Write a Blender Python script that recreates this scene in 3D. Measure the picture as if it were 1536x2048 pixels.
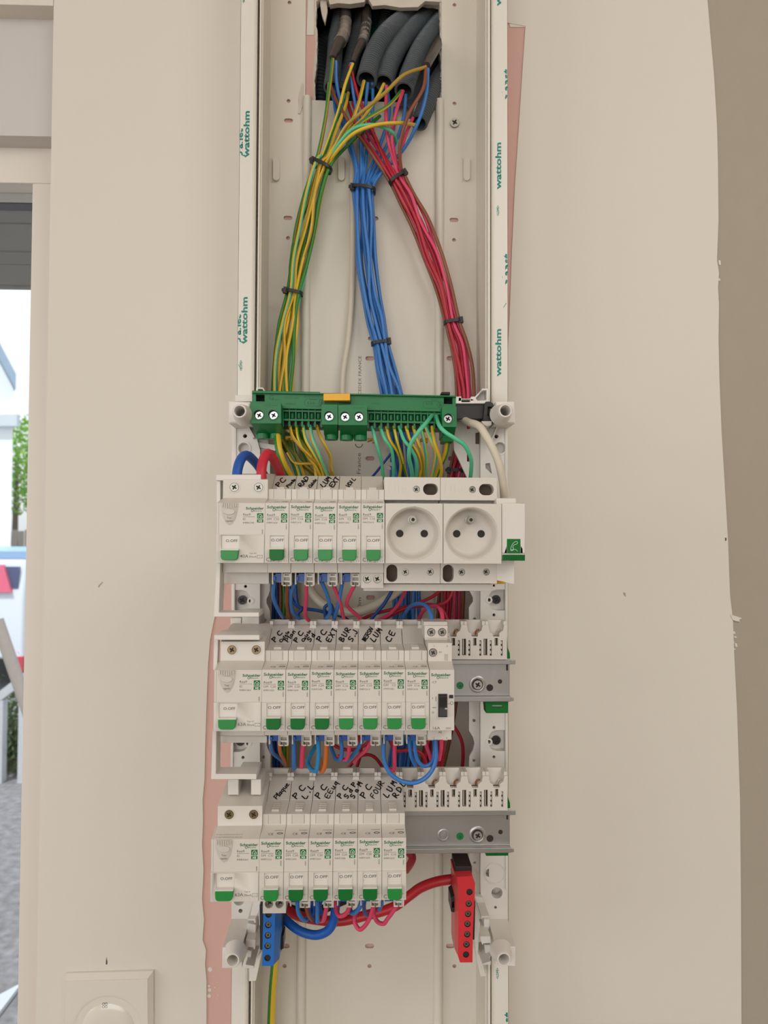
import bpy, bmesh, math, random
from mathutils import Vector, Matrix
from mathutils.geometry import tessellate_polygon

random.seed(7)
S = bpy.context.scene
COL = S.collection
for o in list(bpy.data.objects):
    bpy.data.objects.remove(o)

# ------------------------------------------------------------------ camera
CZ = 1.45            # eye height (m)
CD = 765.0           # camera to wall (mm)
FPX = 1506.0         # focal length in pixels of the 1536x2048 frame
_f = Vector((46 / FPX, 1.0, 45 / FPX)).normalized()
_r = _f.cross(Vector((0, 0, 1))).normalized()
_u = _r.cross(_f).normalized()
ROLL = 0.0040
R_ = (_r * math.cos(ROLL) + _u * math.sin(ROLL)).normalized()
U_ = (_u * math.cos(ROLL) - _r * math.sin(ROLL)).normalized()
cam = bpy.data.cameras.new('camera')
cam.sensor_fit = 'VERTICAL'
cam.sensor_height = 24.0
cam.sensor_width = 18.0
cam.lens = FPX / 2048 * 24.0
cam.clip_start = 0.02
cam.clip_end = 200
cam.dof.use_dof = True
cam.dof.focus_distance = 0.635
cam.dof.aperture_fstop = 7.5
camo = bpy.data.objects.new('camera', cam)
COL.objects.link(camo)
m = Matrix((R_, U_, -_f)).transposed().to_4x4()
m.translation = Vector((0, -CD / 1000, CZ))
camo.matrix_world = m
S.camera = camo

# ------------------------------------------------------------------ world / light / exposure
w = bpy.data.worlds.new('world')
S.world = w
w.use_nodes = True
nt = w.node_tree
bg = nt.nodes['Background']
tc = nt.nodes.new('ShaderNodeTexCoord')
sp = nt.nodes.new('ShaderNodeSeparateXYZ')
rp = nt.nodes.new('ShaderNodeValToRGB')
rp.color_ramp.elements[0].position = 0.45
rp.color_ramp.elements[0].color = (0.42, 0.39, 0.35, 1)
rp.color_ramp.elements[1].position = 0.55
rp.color_ramp.elements[1].color = (0.93, 0.97, 1.0, 1)
mp = nt.nodes.new('ShaderNodeMapRange')
mp.inputs['From Min'].default_value = -1
mp.inputs['From Max'].default_value = 1
nt.links.new(tc.outputs['Generated'], sp.inputs[0])
nt.links.new(sp.outputs['Z'], mp.inputs['Value'])
nt.links.new(mp.outputs[0], rp.inputs[0])
nt.links.new(rp.outputs[0], bg.inputs['Color'])
bg.inputs['Strength'].default_value = 1.25

def area(name, loc, target, sx, sy, power, col):
    l = bpy.data.lights.new(name, 'AREA')
    l.shape = 'RECTANGLE'; l.size = sx; l.size_y = sy; l.energy = power; l.color = col
    o = bpy.data.objects.new(name, l); COL.objects.link(o)
    o.location = loc
    o.rotation_euler = (Vector(target) - Vector(loc)).to_track_quat('-Z', 'Y').to_euler()
    return o
# area light added behind the camera, standing in for window daylight
area('rear_daylight_fill', (-0.6, -3.0, 1.7), (0.2, 0, 1.35), 2.0, 1.8, 22, (1.0, 0.985, 0.975))
# added area light from the left, grazing the wall to deepen side shadows
area('side_grazing_fill', (-2.6, -1.55, 1.6), (0.2, 0, 1.35), 1.4, 1.4, 14, (1.0, 0.985, 0.975))
# added fill from above, without a fitting, lifting the upper right wall
area('overhead_fill', (0.85, -1.3, 2.42), (0.4, -0.2, 0.9), 0.9, 0.9, 12, (1.0, 0.97, 0.93))
sun = bpy.data.lights.new('sun', 'SUN'); sun.energy = 3.2; sun.angle = 0.01; sun.color = (1.0, 0.97, 0.92)
suno = bpy.data.objects.new('sun', sun); COL.objects.link(suno)
suno.rotation_euler = Vector((0.25, 0.42, -0.88)).to_track_quat('-Z', 'Y').to_euler(); suno.location = (0, -6, 8)

S.view_settings.view_transform = 'Standard'
S.view_settings.look = 'None'
S.view_settings.gamma = 1
S.view_settings.use_curve_mapping = False
S.view_settings.exposure = 0.0

# ------------------------------------------------------------------ coordinates
# plan coordinates of everything on the wall, in mm: X to the right, Z up, h away from the wall
def U(px, py, h):
    d = _f + R_ * ((px - 768) / FPX) + U_ * ((1024 - py) / FPX)
    t = (CD - h) / d.y
    return (d.x * t, d.z * t)
def V(x, z, h):
    return Vector((x / 1000, -h / 1000, CZ + z / 1000))

# ------------------------------------------------------------------ materials
def lin(c):
    c = c / 255
    return c / 12.92 if c <= 0.04045 else ((c + 0.055) / 1.055) ** 2.4
MATS = {}
def mat(name, rgb, rough=0.45, metal=0.0, var=0.03, scale=60.0, bump=0.0, bscale=200.0, spec=0.5, coat=0.0, trans=0.0):
    if name in MATS: return MATS[name]
    mt = bpy.data.materials.new(name)
    mt.use_nodes = True
    n = mt.node_tree; L = n.links
    b = n.nodes['Principled BSDF']
    c = (lin(rgb[0]), lin(rgb[1]), lin(rgb[2]), 1)
    tcn = n.nodes.new('ShaderNodeTexCoord')
    no = n.nodes.new('ShaderNodeTexNoise')
    no.inputs['Scale'].default_value = scale
    no.inputs['Detail'].default_value = 4
    L.new(tcn.outputs['Object'], no.inputs['Vector'])
    mx = n.nodes.new('ShaderNodeMix'); mx.data_type = 'RGBA'
    mx.inputs[6].default_value = tuple(max(0, v * (1 - var)) for v in c[:3]) + (1,)
    mx.inputs[7].default_value = tuple(min(1, v * (1 + var)) for v in c[:3]) + (1,)
    L.new(no.outputs['Fac'], mx.inputs[0])
    L.new(mx.outputs[2], b.inputs['Base Color'])
    b.inputs['Roughness'].default_value = rough
    b.inputs['Metallic'].default_value = metal
    b.inputs['Specular IOR Level'].default_value = spec
    b.inputs['Coat Weight'].default_value = coat
    b.inputs['Transmission Weight'].default_value = trans
    if bump:
        nb = n.nodes.new('ShaderNodeTexNoise'); nb.inputs['Scale'].default_value = bscale
        nb.inputs['Detail'].default_value = 3
        L.new(tcn.outputs['Object'], nb.inputs['Vector'])
        bu = n.nodes.new('ShaderNodeBump'); bu.inputs['Strength'].default_value = bump
        bu.inputs['Distance'].default_value = 0.0006
        L.new(nb.outputs['Fac'], bu.inputs['Height'])
        L.new(bu.outputs[0], b.inputs['Normal'])
    MATS[name] = mt
    return mt
M_PLASTER = mat('plaster', (221, 214, 203), 0.75, var=0.015, scale=5, bump=0.25, bscale=120)
M_RAW = mat('raw_board', (168, 158, 142), 0.9, var=0.03, scale=40, bump=0.35, bscale=400)
M_PINK = mat('pink_board', (212, 172, 162), 0.85, var=0.04, scale=30, bump=0.3, bscale=500)
M_PVC = mat('trunking_pvc', (220, 213, 200), 0.42, var=0.015, scale=8)
M_FILM = mat('film', (226, 221, 211), 0.3, var=0.01, scale=8)
M_WHITE = mat('white_plastic', (212, 205, 196), 0.38, var=0.012, scale=90, bump=0.05, bscale=1500)
M_WHITE2 = mat('bright_plastic', (220, 214, 206), 0.35, var=0.01, scale=90)
M_LABEL = mat('label_plastic', (202, 195, 186), 0.35, var=0.015, scale=90)
M_GREYP = mat('grey_plastic', (186, 177, 164), 0.4, var=0.03, scale=90)
M_FRAME = mat('bracket_plastic', (224, 219, 212), 0.4, var=0.012, scale=60)
M_GREENBAR = mat('green_body', (6, 116, 60), 0.38, var=0.04, scale=60)
M_GREENDK = mat('green_shade', (5, 84, 44), 0.45, var=0.04, scale=60)
M_ROCK1 = mat('rocker_green', (24, 134, 54), 0.36, var=0.02, scale=60)
M_ROCK2 = mat('rocker_green_deep', (2, 106, 38), 0.42, spec=0.3, var=0.02, scale=60)
M_INKG = mat('green_ink', (22, 104, 60), 0.5, var=0.0)
M_INK = mat('grey_ink', (98, 92, 86), 0.5, var=0.0)
M_INKD = mat('dark_ink', (70, 64, 60), 0.5, var=0.0)
M_TEAL = mat('teal_ink', (20, 132, 120), 0.5, var=0.0)
M_PEN = mat('felt_pen', (22, 18, 18), 0.6, var=0.0)
M_WINK = mat('white_ink', (222, 232, 222), 0.5, var=0.0)
M_BLACK = mat('black_plastic', (34, 31, 32), 0.42, var=0.06, scale=60)
M_DARK = mat('dark_hole', (44, 34, 28), 0.7, var=0.06, scale=60)
M_SHADE = mat('slot_inside', (96, 80, 66), 0.7, var=0.06, scale=60)
M_STEEL = mat('zinc_steel', (172, 171, 168), 0.34, metal=0.8, var=0.10, scale=25, bump=0.1, bscale=300)
M_SCREW = mat('screw_steel', (150, 146, 136), 0.32, metal=1.0, var=0.12, scale=300)
M_BRASS = mat('screw_brass', (132, 114, 86), 0.34, metal=0.9, var=0.2, scale=300)
M_COPPER = mat('copper', (176, 112, 62), 0.35, metal=0.7, var=0.1, scale=200)
M_BLUEP = mat('blue_plastic', (24, 104, 188), 0.35, var=0.03, scale=60)
M_BLUET = mat('blue_terminal', (12, 78, 160), 0.35, var=0.03, scale=60)
M_REDP = mat('red_plastic', (204, 44, 52), 0.35, var=0.03, scale=60)
M_YEL = mat('yellow_plastic', (236, 176, 34), 0.4, var=0.03, scale=60)
W_BLUE = mat('wire_blue', (54, 118, 190), 0.38, var=0.05, scale=60)
W_BLUE2 = mat('wire_blue_deep', (16, 72, 150), 0.38, var=0.05, scale=60)
W_CYAN = mat('wire_cyan', (44, 142, 198), 0.38, var=0.05, scale=60)
W_PINK = mat('wire_pink', (214, 64, 102), 0.38, var=0.05, scale=60)
W_RED = mat('wire_red', (186, 34, 58), 0.38, var=0.05, scale=60)
W_RED2 = mat('wire_red_deep', (176, 22, 44), 0.4, var=0.05, scale=60)
W_BRN = mat('wire_brown', (132, 72, 44), 0.4, var=0.06, scale=60)
W_ORG = mat('wire_orange', (206, 112, 48), 0.4, var=0.06, scale=60)
W_YEL = mat('wire_yellow', (222, 184, 50), 0.38, var=0.05, scale=60)
W_OLV = mat('wire_olive', (168, 136, 48), 0.4, var=0.05, scale=60)
W_GRN = mat('wire_green', (52, 128, 40), 0.4, var=0.05, scale=60)
W_MINT = mat('wire_mint', (92, 196, 152), 0.38, var=0.04, scale=60)
W_CREAM = mat('cable_cream', (212, 202, 184), 0.45, var=0.02, scale=60)
M_COND = mat('conduit_grey', (84, 91, 96), 0.3, var=0.08, scale=60, bump=0.1, bscale=300)
M_CONDG = mat('conduit_green', (20, 96, 74), 0.4, var=0.08, scale=60)
M_TAPE = mat('silvery_tape', (150, 146, 140), 0.22, metal=0.5, var=0.6, scale=160, bump=0.8, bscale=260)
M_CHROME = mat('bright_zinc', (206, 206, 202), 0.22, metal=0.9, var=0.1, scale=200)
M_SHEATH = mat('cable_sheath', (62, 57, 53), 0.30, var=0.45, scale=70, bump=0.3, bscale=120)
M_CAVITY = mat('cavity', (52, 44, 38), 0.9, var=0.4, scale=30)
M_GYPSUM = mat('gypsum', (206, 196, 182), 0.9, var=0.12, scale=60, bump=0.6, bscale=150)
M_OAK = mat('floor_oak', (146, 134, 120), 0.5, var=0.15, scale=4)
M_CEIL = mat('ceiling_paint', (232, 224, 212), 0.85, var=0.01)

# ------------------------------------------------------------------ mesh builder (coordinates in mm: X, Z, h)
ORG = {}
_tx = {}
def text_geo(s, bold=0.0):
    k = (s, bold)
    if k in _tx: return _tx[k]
    c = bpy.data.curves.new('t', 'FONT'); c.body = s; c.size = 1.0; c.offset = bold; c.resolution_u = 2
    o = bpy.data.objects.new('t', c); COL.objects.link(o)
    dg = bpy.context.evaluated_depsgraph_get()
    me = bpy.data.meshes.new_from_object(o.evaluated_get(dg))
    vs = [(v.co.x, v.co.y) for v in me.vertices]
    fs = [tuple(p.vertices) for p in me.polygons]
    wd = max([v[0] for v in vs] + [0.001])
    bpy.data.objects.remove(o); bpy.data.curves.remove(c); bpy.data.meshes.remove(me)
    _tx[k] = (vs, fs, wd)
    return _tx[k]

def circ(x, z, r, n=16, a0=0.0):
    return [(x + r * math.cos(a0 + 2 * math.pi * i / n), z + r * math.sin(a0 + 2 * math.pi * i / n)) for i in range(n)]
def rrect(x0, z0, x1, z1, r, n=3):
    p = []
    for cx, cz, a in ((x1 - r, z1 - r, 0), (x0 + r, z1 - r, 90), (x0 + r, z0 + r, 180), (x1 - r, z0 + r, 270)):
        for i in range(n + 1):
            t = math.radians(a + 90 * i / n)
            p.append((cx + r * math.cos(t), cz + r * math.sin(t)))
    return p
def catmull(P, n=8):
    P = [Vector(p) for p in P]
    if len(P) < 3:
        return [P[0].lerp(P[-1], i / n) for i in range(n + 1)]
    Q = [P[0] * 2 - P[1]] + P + [P[-1] * 2 - P[-2]]
    out = []
    for i in range(1, len(Q) - 2):
        a, b, c, d = Q[i - 1:i + 3]
        for k in range(n):
            t = k / n
            out.append(0.5 * ((2 * b) + (c - a) * t + (2 * a - 5 * b + 4 * c - d) * t * t + (3 * b - a - 3 * c + d) * t ** 3))
    out.append(Q[-2])
    return out

class MB:
    def __init__(s, off=(0, 0, 0)):
        s.v = []; s.f = []; s.m = []; s.off = off
    def add(s, vs, fs, mi=0):
        o = len(s.v); q = s.off
        s.v += [(v[0] + q[0], v[1] + q[1], v[2] + q[2]) for v in vs]
        for f in fs:
            s.f.append(tuple(i + o for i in f)); s.m.append(mi)
        return s
    def box(s, x0, x1, z0, z1, h0, h1, mi=0):
        return s.prism([(x0, z0), (x1, z0), (x1, z1), (x0, z1)], h0, h1, mi=mi)
    def prism(s, poly, h0, h1, holes=(), mi=0):
        loops = [list(poly)] + [list(q) for q in holes]
        n = sum(len(l) for l in loops)
        if holes:
            tris = tessellate_polygon([[Vector((p[0], p[1], 0)) for p in l] for l in loops])
            flat = [p for l in loops for p in l]
            front = [tuple(t) for t in tris]
        else:
            flat = loops[0]
            front = [tuple(range(n))]
        vs = [(p[0], p[1], h0) for p in flat] + [(p[0], p[1], h1) for p in flat]
        fs = [tuple(reversed(t)) for t in front] + [tuple(i + n for i in t) for t in front]
        b = 0
        for l in loops:
            k = len(l)
            for i in range(k):
                j = (i + 1) % k
                fs.append((b + i, b + j, b + j + n, b + i + n))
            b += k
        return s.add(vs, fs, mi)
    def side(s, prof, x0, x1, mi=0):           # prof of (h, z), extruded along X
        n = len(prof)
        vs = [(x0, z, h) for h, z in prof] + [(x1, z, h) for h, z in prof]
        fs = [tuple(range(n)), tuple(reversed(range(n, 2 * n)))] + [(i, (i + 1) % n, (i + 1) % n + n, i + n) for i in range(n)]
        return s.add(vs, fs, mi)
    def top(s, prof, z0, z1, mi=0):            # prof of (x, h), extruded along Z
        n = len(prof)
        vs = [(x, z0, h) for x, h in prof] + [(x, z1, h) for x, h in prof]
        fs = [tuple(range(n)), tuple(reversed(range(n, 2 * n)))] + [(i, (i + 1) % n, (i + 1) % n + n, i + n) for i in range(n)]
        return s.add(vs, fs, mi)
    def loft(s, pa, ha, pb, hb, mi=0):
        n = len(pa)
        vs = [(p[0], p[1], ha) for p in pa] + [(p[0], p[1], hb) for p in pb]
        fs = [tuple(range(n)), tuple(reversed(range(n, 2 * n)))] + [(i, (i + 1) % n, (i + 1) % n + n, i + n) for i in range(n)]
        return s.add(vs, fs, mi)
    def cyl(s, x, z, h0, h1, r, n=16, r2=None, mi=0):
        return s.loft(circ(x, z, r, n), h0, circ(x, z, r if r2 is None else r2, n), h1, mi)
    def ring(s, x, z, h0, h1, ro, ri, n=20, mi=0):
        return s.prism(circ(x, z, ro, n), h0, h1, [circ(x, z, ri, n)], mi)
    def lathe(s, x, z, prof, n=32, mi=0):      # prof of (r, h), open surface
        vs = []; fs = []
        for r, h in prof:
            vs += [(x + r * math.cos(2 * math.pi * i / n), z + r * math.sin(2 * math.pi * i / n), h) for i in range(n)]
        for k in range(len(prof) - 1):
            for i in range(n):
                j = (i + 1) % n
                fs.append((k * n + i, k * n + j, (k + 1) * n + j, (k + 1) * n + i))
        if prof[-1][0] < 0.01: pass
        return s.add(vs, fs, mi)
    def tube(s, pts, r, n=10, radii=None, mfun=None, mi=0):
        pts = [Vector(p) for p in pts]
        vs = []; N = len(pts); q0s = []
        t = (pts[1] - pts[0]).normalized()
        a = t.orthogonal().normalized()
        for i, p in enumerate(pts):
            t = (pts[min(i + 1, N - 1)] - pts[max(i - 1, 0)])
            if t.length < 1e-9: t = Vector((0, 1, 0))
            t.normalize()
            a = (a - t * a.dot(t)).normalized()
            b = t.cross(a)
            rr = radii[i] if radii else r
            q0s.append(math.atan2(b.z, a.z))
            for k in range(n):
                th = 2 * math.pi * k / n
                vs.append(p + a * (rr * math.cos(th)) + b * (rr * math.sin(th)))
        o = len(s.v); q = s.off
        s.v += [(v[0] + q[0], v[1] + q[1], v[2] + q[2]) for v in vs]
        for i in range(N - 1):
            for k in range(n):
                j = (k + 1) % n
                s.f.append((o + i * n + k, o + i * n + j, o + (i + 1) * n + j, o + (i + 1) * n + k))
                s.m.append(mfun(2 * math.pi * (k + .5) / n - q0s[i], i) if mfun else mi)
        s.f.append(tuple(o + k for k in reversed(range(n)))); s.m.append(mi)
        s.f.append(tuple(o + (N - 1) * n + k for k in range(n))); s.m.append(mi)
        return s
    def text(s, t, x, z, h, size, rot=0.0, sx=1.0, align='L', bold=0.0, mi=0, fn=None):
        vs, fs, wd = text_geo(t, bold)
        ox = 0 if align == 'L' else (-wd / 2 if align == 'C' else -wd)
        c, sn = math.cos(rot), math.sin(rot)
        out = []
        for a, b in vs:
            a = (a + ox) * size * sx; b = b * size
            X = x + a * c - b * sn; Z = z + a * sn + b * c
            out.append(fn(X, Z) if fn else (X, Z, h))
        return s.add(out, fs, mi)
    def ribbon(s, pts, wdt, fn, mi=0):         # flat pen stroke in a 2-D plane mapped by fn
        P = [Vector(p) for p in pts]
        out = []; N = len(P)
        for i, p in enumerate(P):
            t = P[min(i + 1, N - 1)] - P[max(i - 1, 0)]
            if t.length < 1e-6: t = Vector((1, 0))
            t.normalize(); nn = Vector((-t.y, t.x)) * wdt / 2
            e = t * (wdt / 2 if i == N - 1 else (-wdt / 2 if i == 0 else 0))
            out += [fn(*(p + nn + e)), fn(*(p - nn + e))]
        return s.add(out, [(2 * i, 2 * i + 1, 2 * i + 3, 2 * i + 2) for i in range(N - 1)], mi)
    # the same shapes measured on the photograph, at their own distance h
    def pbox(s, px0, py0, px1, py1, h0, h1, mi=0):
        return s.ppoly([(px0, py1), (px1, py1), (px1, py0), (px0, py0)], h0, h1, mi=mi)
    def ppoly(s, poly, h0, h1, holes=(), mi=0):
        return s.prism([U(a, b, h1) for a, b in poly], h0, h1, [[U(a, b, h1) for a, b in q] for q in holes], mi)
    def build(s, name, mats, parent=None, org=None, bevel=0.0, sharp=32, own=None):
        """org: (X,Z,h) origin in mm of a top-level mesh; a part inherits its parent's origin unless own is given"""
        if not isinstance(mats, (list, tuple)): mats = [mats]
        if parent is not None:
            O = ORG[parent.name]
        elif org is not None:
            O = org
        else:
            xs = [v[0] for v in s.v]; zs = [v[1] for v in s.v]; hs = [v[2] for v in s.v]
            O = ((min(xs) + max(xs)) / 2, min(zs), min(hs))
        me = bpy.data.meshes.new(name)
        if parent is not None and own is not None: L0 = own
        else: L0 = O
        me.from_pydata([((v[0] - L0[0]) / 1000, -(v[2] - L0[2]) / 1000, (v[1] - L0[1]) / 1000) for v in s.v], [], s.f)
        for mm in mats: me.materials.append(mm)
        if len(mats) > 1:
            me.polygons.foreach_set('material_index', s.m)
        bm = bmesh.new(); bm.from_mesh(me)
        bmesh.ops.recalc_face_normals(bm, faces=bm.faces)
        bm.to_mesh(me); bm.free()
        me.shade_smooth()
        me.set_sharp_from_angle(angle=math.radians(sharp))
        o = bpy.data.objects.new(name, me); COL.objects.link(o)
        if parent is not None:
            o.parent = parent
            if own is not None:
                o.location = ((own[0] - O[0]) / 1000, -(own[2] - O[2]) / 1000, (own[1] - O[1]) / 1000)
                ORG[o.name] = own
            else: ORG[o.name] = O
        else:
            o.location = V(*O); ORG[o.name] = O
        if bevel:
            b = o.modifiers.new('bevel', 'BEVEL'); b.width = bevel / 1000; b.segments = 2
            b.limit_method = 'ANGLE'; b.angle_limit = math.radians(40)
            b.harden_normals = True
        return o

def tag(o, label=None, cat=None, group=None, kind=None):
    if label: o['label'] = label
    if cat: o['category'] = cat
    if group: o['group'] = group
    if kind: o['kind'] = kind
    return o
def thing(name, label, cat, org, group=None):
    e = bpy.data.objects.new(name, None); COL.objects.link(e)
    e.empty_display_size = 0.01
    e.location = V(*org); ORG[e.name] = org
    return tag(e, label, cat, group)

def screw_mb(x, z, h, r, depth=1.5, kind='pz'):
    """screw head with crossed slots, face at height h"""
    mb = MB()
    n = 24
    cr = []
    a = r * 0.16; b = r * 0.62
    for k in range(4):
        t = math.radians(45 + 90 * k) + 0.2
        ct, st = math.cos(t), math.sin(t)
        for (p, q) in ((a * 1.4, -a), (b, -a), (b, a)):
            cr.append((x + p * ct - q * st, z + p * st + q * ct))
        t2 = t + math.radians(45)
    mb.prism(circ(x, z, r, n), h - depth, h, [cr])
    mb.cyl(x, z, h - depth - 1, h - depth * 0.8, r * 0.98, n, mi=1)
    return mb
# ------------------------------------------------------------------ room shell (the setting)
def room(name, x0, x1, y0, y1, z0, z1, m_, holes=None):
    """box in metres"""
    mb = MB()
    mb.v = []
    mb.box(x0 * 1000, x1 * 1000, (z0 - CZ) * 1000, (z1 - CZ) * 1000, -y1 * 1000, -y0 * 1000)
    return tag(mb.build(name, m_), kind='structure')
# the wall with the switchboard: pink core board with a cut hole, skim coats on both sides
T = 0
XL_EDGE = [U(108, 10, 1.5)[0], U(70, 2048, 1.5)[0]]
hole = [(631, 2), (641, -8), (655, -2), (676, -8), (700, -6), (730, -12), (750, -4), (800, 1), (830, -8), (883, 0), (883, 226), (760, 226), (630, 224), (627, 150), (633, 90), (629, 50)]
holeW = [U(a, b, 0) for a, b in hole]
core = MB()
EX = (U(89, 1069, 0)[0] + 1)
core.prism([(EX, -1450), (1800, -1450), (1800, 1050), (EX, 1050)], -13, 0, [holeW])
tag(core.build('wall_back', M_PINK), kind='structure')
# torn gypsum edge round the hole
te = MB()
random.seed(3)
bd = []
for i in range(len(holeW)):
    p = Vector(holeW[i]); q = Vector(holeW[(i + 1) % len(holeW)])
    ns = max(1, int((q - p).length / 2.2))
    bd += [p.lerp(q, k / ns) for k in range(ns)]
cx_ = sum(p.x for p in bd) / len(bd); cy_ = sum(p.y for p in bd) / len(bd)
inn = []; wv_ = 0
for i, p in enumerate(bd):
    wv_ = 0.7 * wv_ + random.uniform(-0.9, 0.9)
    d_ = Vector((cx_ - p.x, cy_ - p.y)).normalized()
    inn.append(p + d_ * max(0.3, 1.5 + wv_ * 0.7))
oo = [(p.x + (p.x - cx_) * .012, p.y + (p.y - cy_) * .012) for p in bd]
te.prism(oo, -11.5, 0.25, [[(p.x, p.y) for p in inn]])
te.ppoly([(640, 0), (652, -4), (655, 20), (650, 46), (644, 30), (641, 14)], -9, -4)
te.ppoly([(735, -6), (884, -6), (884, 4), (850, 2), (836, 14), (800, 15), (770, 10), (745, 12)], -4, 1.2)
te.ppoly([(655, -8), (735, -8), (728, 4), (700, 8), (676, 6), (660, 9)], -6, 0.8)
tag(te.build('torn_gypsum_edge', M_GYPSUM, bpy.data.objects['wall_back']), kind='stuff')
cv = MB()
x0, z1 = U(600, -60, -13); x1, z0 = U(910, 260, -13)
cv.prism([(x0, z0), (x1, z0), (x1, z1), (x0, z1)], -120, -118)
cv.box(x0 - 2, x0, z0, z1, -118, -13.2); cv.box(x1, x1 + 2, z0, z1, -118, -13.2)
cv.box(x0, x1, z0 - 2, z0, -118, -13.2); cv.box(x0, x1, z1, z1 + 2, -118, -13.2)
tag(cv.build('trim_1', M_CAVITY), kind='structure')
cv = MB()
# left skim coat: straight on the window side, wavy against the pink strip
Lp = [(108, -400), (107, 0), (98, 700), (90, 1200), (80, 1600), (70, 2048), (60, 2700)]
Rp = [(404, 2700), (413, 2048), (413, 1960), (410, 1930), (412, 1900), (405, 1880), (408, 1840), (404, 1800), (407, 1740), (404, 1690), (406, 1640), (405, 1600), (409, 1560), (410, 1500), (412, 1440), (416, 1330), (420, 1280), (428, 1240), (445, 1180), (452, 1080), (459, 1010), (466, 900), (470, 850), (494, 700), (494, 0), (494, -400)]
XW = U(89, 1069, 1.5)[0]
lpts = [(XW, 1050), (XW, -1450)] + [(U(a, b, 1.5)[0], max(-1449, min(1049, U(a, b, 1.5)[1]))) for a, b in Rp]
tag(MB().prism(lpts, -12.9, 1.5).build('wall_left', M_PLASTER), kind='structure')
# right skim coat: from the trunking to a wavy right-hand edge
La = [(1014, -400), (1014, 45), (1051, 52), (1045, 140), (1038, 250), (1030, 370), (1024, 500), (1019, 640), (1012, 760), (985, 900), (985, 1000), (985, 2700)]
Ra = [(1497, 2700), (1483, 2048), (1482, 1800), (1480, 1600), (1474, 1420), (1468, 1300), (1466, 1240), (1460, 1190), (1456, 1080), (1450, 980), (1443, 860), (1439, 760), (1437, 680), (1438, 610), (1436, 575), (1438, 545), (1434, 520), (1437, 440), (1436, 330), (1434, 250), (1428, 150), (1420, 60), (1415, 0), (1380, -400)]
rp2 = [(U(a, b, 1.5)[0], max(-1449, min(1049, U(a, b, 1.5)[1]))) for a, b in La + Ra]
tag(MB().prism(rp2, 0.02, 1.5).build('wall_right', M_PLASTER), kind='structure')
# raw board beyond it
rb = MB().prism([(U(1380, 1069, 0.6)[0], -1449), (1800, -1449), (1800, 1049), (U(1380, 1069, 0.6)[0], 1049)], 0.01, 0.5)
RB = tag(rb.build('wall_far_right', M_RAW), kind='structure')
fl = MB()
fl.ppoly([(1461, 1229), (1484, 1236), (1478, 1240), (1481, 1244), (1472, 1242), (1466, 1240)], 0.5, 2.4)
for (a, b, c, d) in ((1466, 1262, 1470, 1268), (1468, 1272, 1473, 1276), (1465, 1280, 1468, 1287), (1470, 1286, 1474, 1294), (1466, 1296, 1470, 1300), (1437, 520, 1441, 530), (1435, 556, 1440, 562)):
    fl.ppoly([(a, b), (c, b + 1), (c + 1, d), (a + 1, d - 1)], 0.5, 1.2)
tag(fl.build('plaster_flake', M_PLASTER, RB), kind='stuff')
mk = MB()
mk.ppoly([(213, 1914), (215, 1924), (214.5, 1929), (211.5, 1929), (212, 1922)], 1.4, 1.56)
mk.ppoly([(1450, 1075), (1453, 1076), (1453, 1081), (1450, 1082)], 1.4, 1.56)
mk.ppoly([(196, 1172), (205, 1163), (206, 1165), (197, 1176)], 1.4, 1.54, mi=1)
mk.ppoly([(1246, 1184), (1251, 1186), (1252, 1194), (1247, 1190)], 1.4, 1.54, mi=1)
mk.build('pencil_mark', [M_INKD, M_RAW], bpy.data.objects['wall_left'])
sp_ = MB()
for (a, b, r) in ((420, 1939, 4.5), (418, 1972, 2.5), (419, 1980, 3.5), (418, 1992, 4.0), (430, 1975, 1.2), (436, 1990, 1), (434, 1965, .8), (433, 1998, .9)):
    X, Z = U(a, b, 0.3); sp_.cyl(X, Z, 0.02, 0.35, r / 2, 9)
sp_.ppoly([(1018, 40), (1050, 44), (1052, 54), (1020, 54)], 0.02, 0.9)
sp_.ppoly([(616, 0), (628, 0), (628, 70), (613, 70)], 0.02, 0.7)
sp_.build('filler_smear', M_PLASTER, bpy.data.objects['wall_back'])

# room around (only what shapes the light)
room('floor', -2.8, 1.8, -4.2, 0.0, -0.02, 0.0, M_OAK)
room('ceiling', -2.8, 1.8, -4.2, 0.0, 2.5, 2.52, M_CEIL)
room('wall_east', 1.8, 1.82, -4.2, 0.01, 0.0, 2.5, M_PLASTER)
sb = MB()
def frame_wall(mb, x0, x1, z0, z1, hx0, hx1, hz0, hz1, h0, h1):
    mb.prism([(x0, z0), (x1, z0), (x1, z1), (x0, z1)], h0, h1, [[(hx0, hz0), (hx1, hz0), (hx1, hz1), (hx0, hz1)]])
frame_wall(sb, -2800, 1800, -1450, 1050, -2500, 200, -1300, 900, 4180, 4200)
tag(sb.build('wall_rear', M_PLASTER), kind='structure')
lw = MB()
for (z0, z1, a, b) in ((-1450, -1200, 0, 4180), (800, 1050, 0, 4180), (-1200, 800, 0, 700), (-1200, 800, 3400, 4180)):
    lw.box(-2820, -2800, z0, z1, a, b)
tag(lw.build('wall_west', M_PLASTER), kind='structure')
# front wall left of the window, lintel above it
WX = U(89, 1069, 1.5)[0]
fw = MB()
fw.box(-2800, -1500, -1450, 1050, -200, 1.5)
tag(fw.build('wall_front', M_PLASTER), kind='structure')
fw = MB()
zb = U(50, 12, 0)[1]
fw.box(-1500, WX - 0.5, zb, 1050, -200, 1.5)
tag(fw.build('wall_lintel', M_PLASTER), kind='structure')
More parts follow.
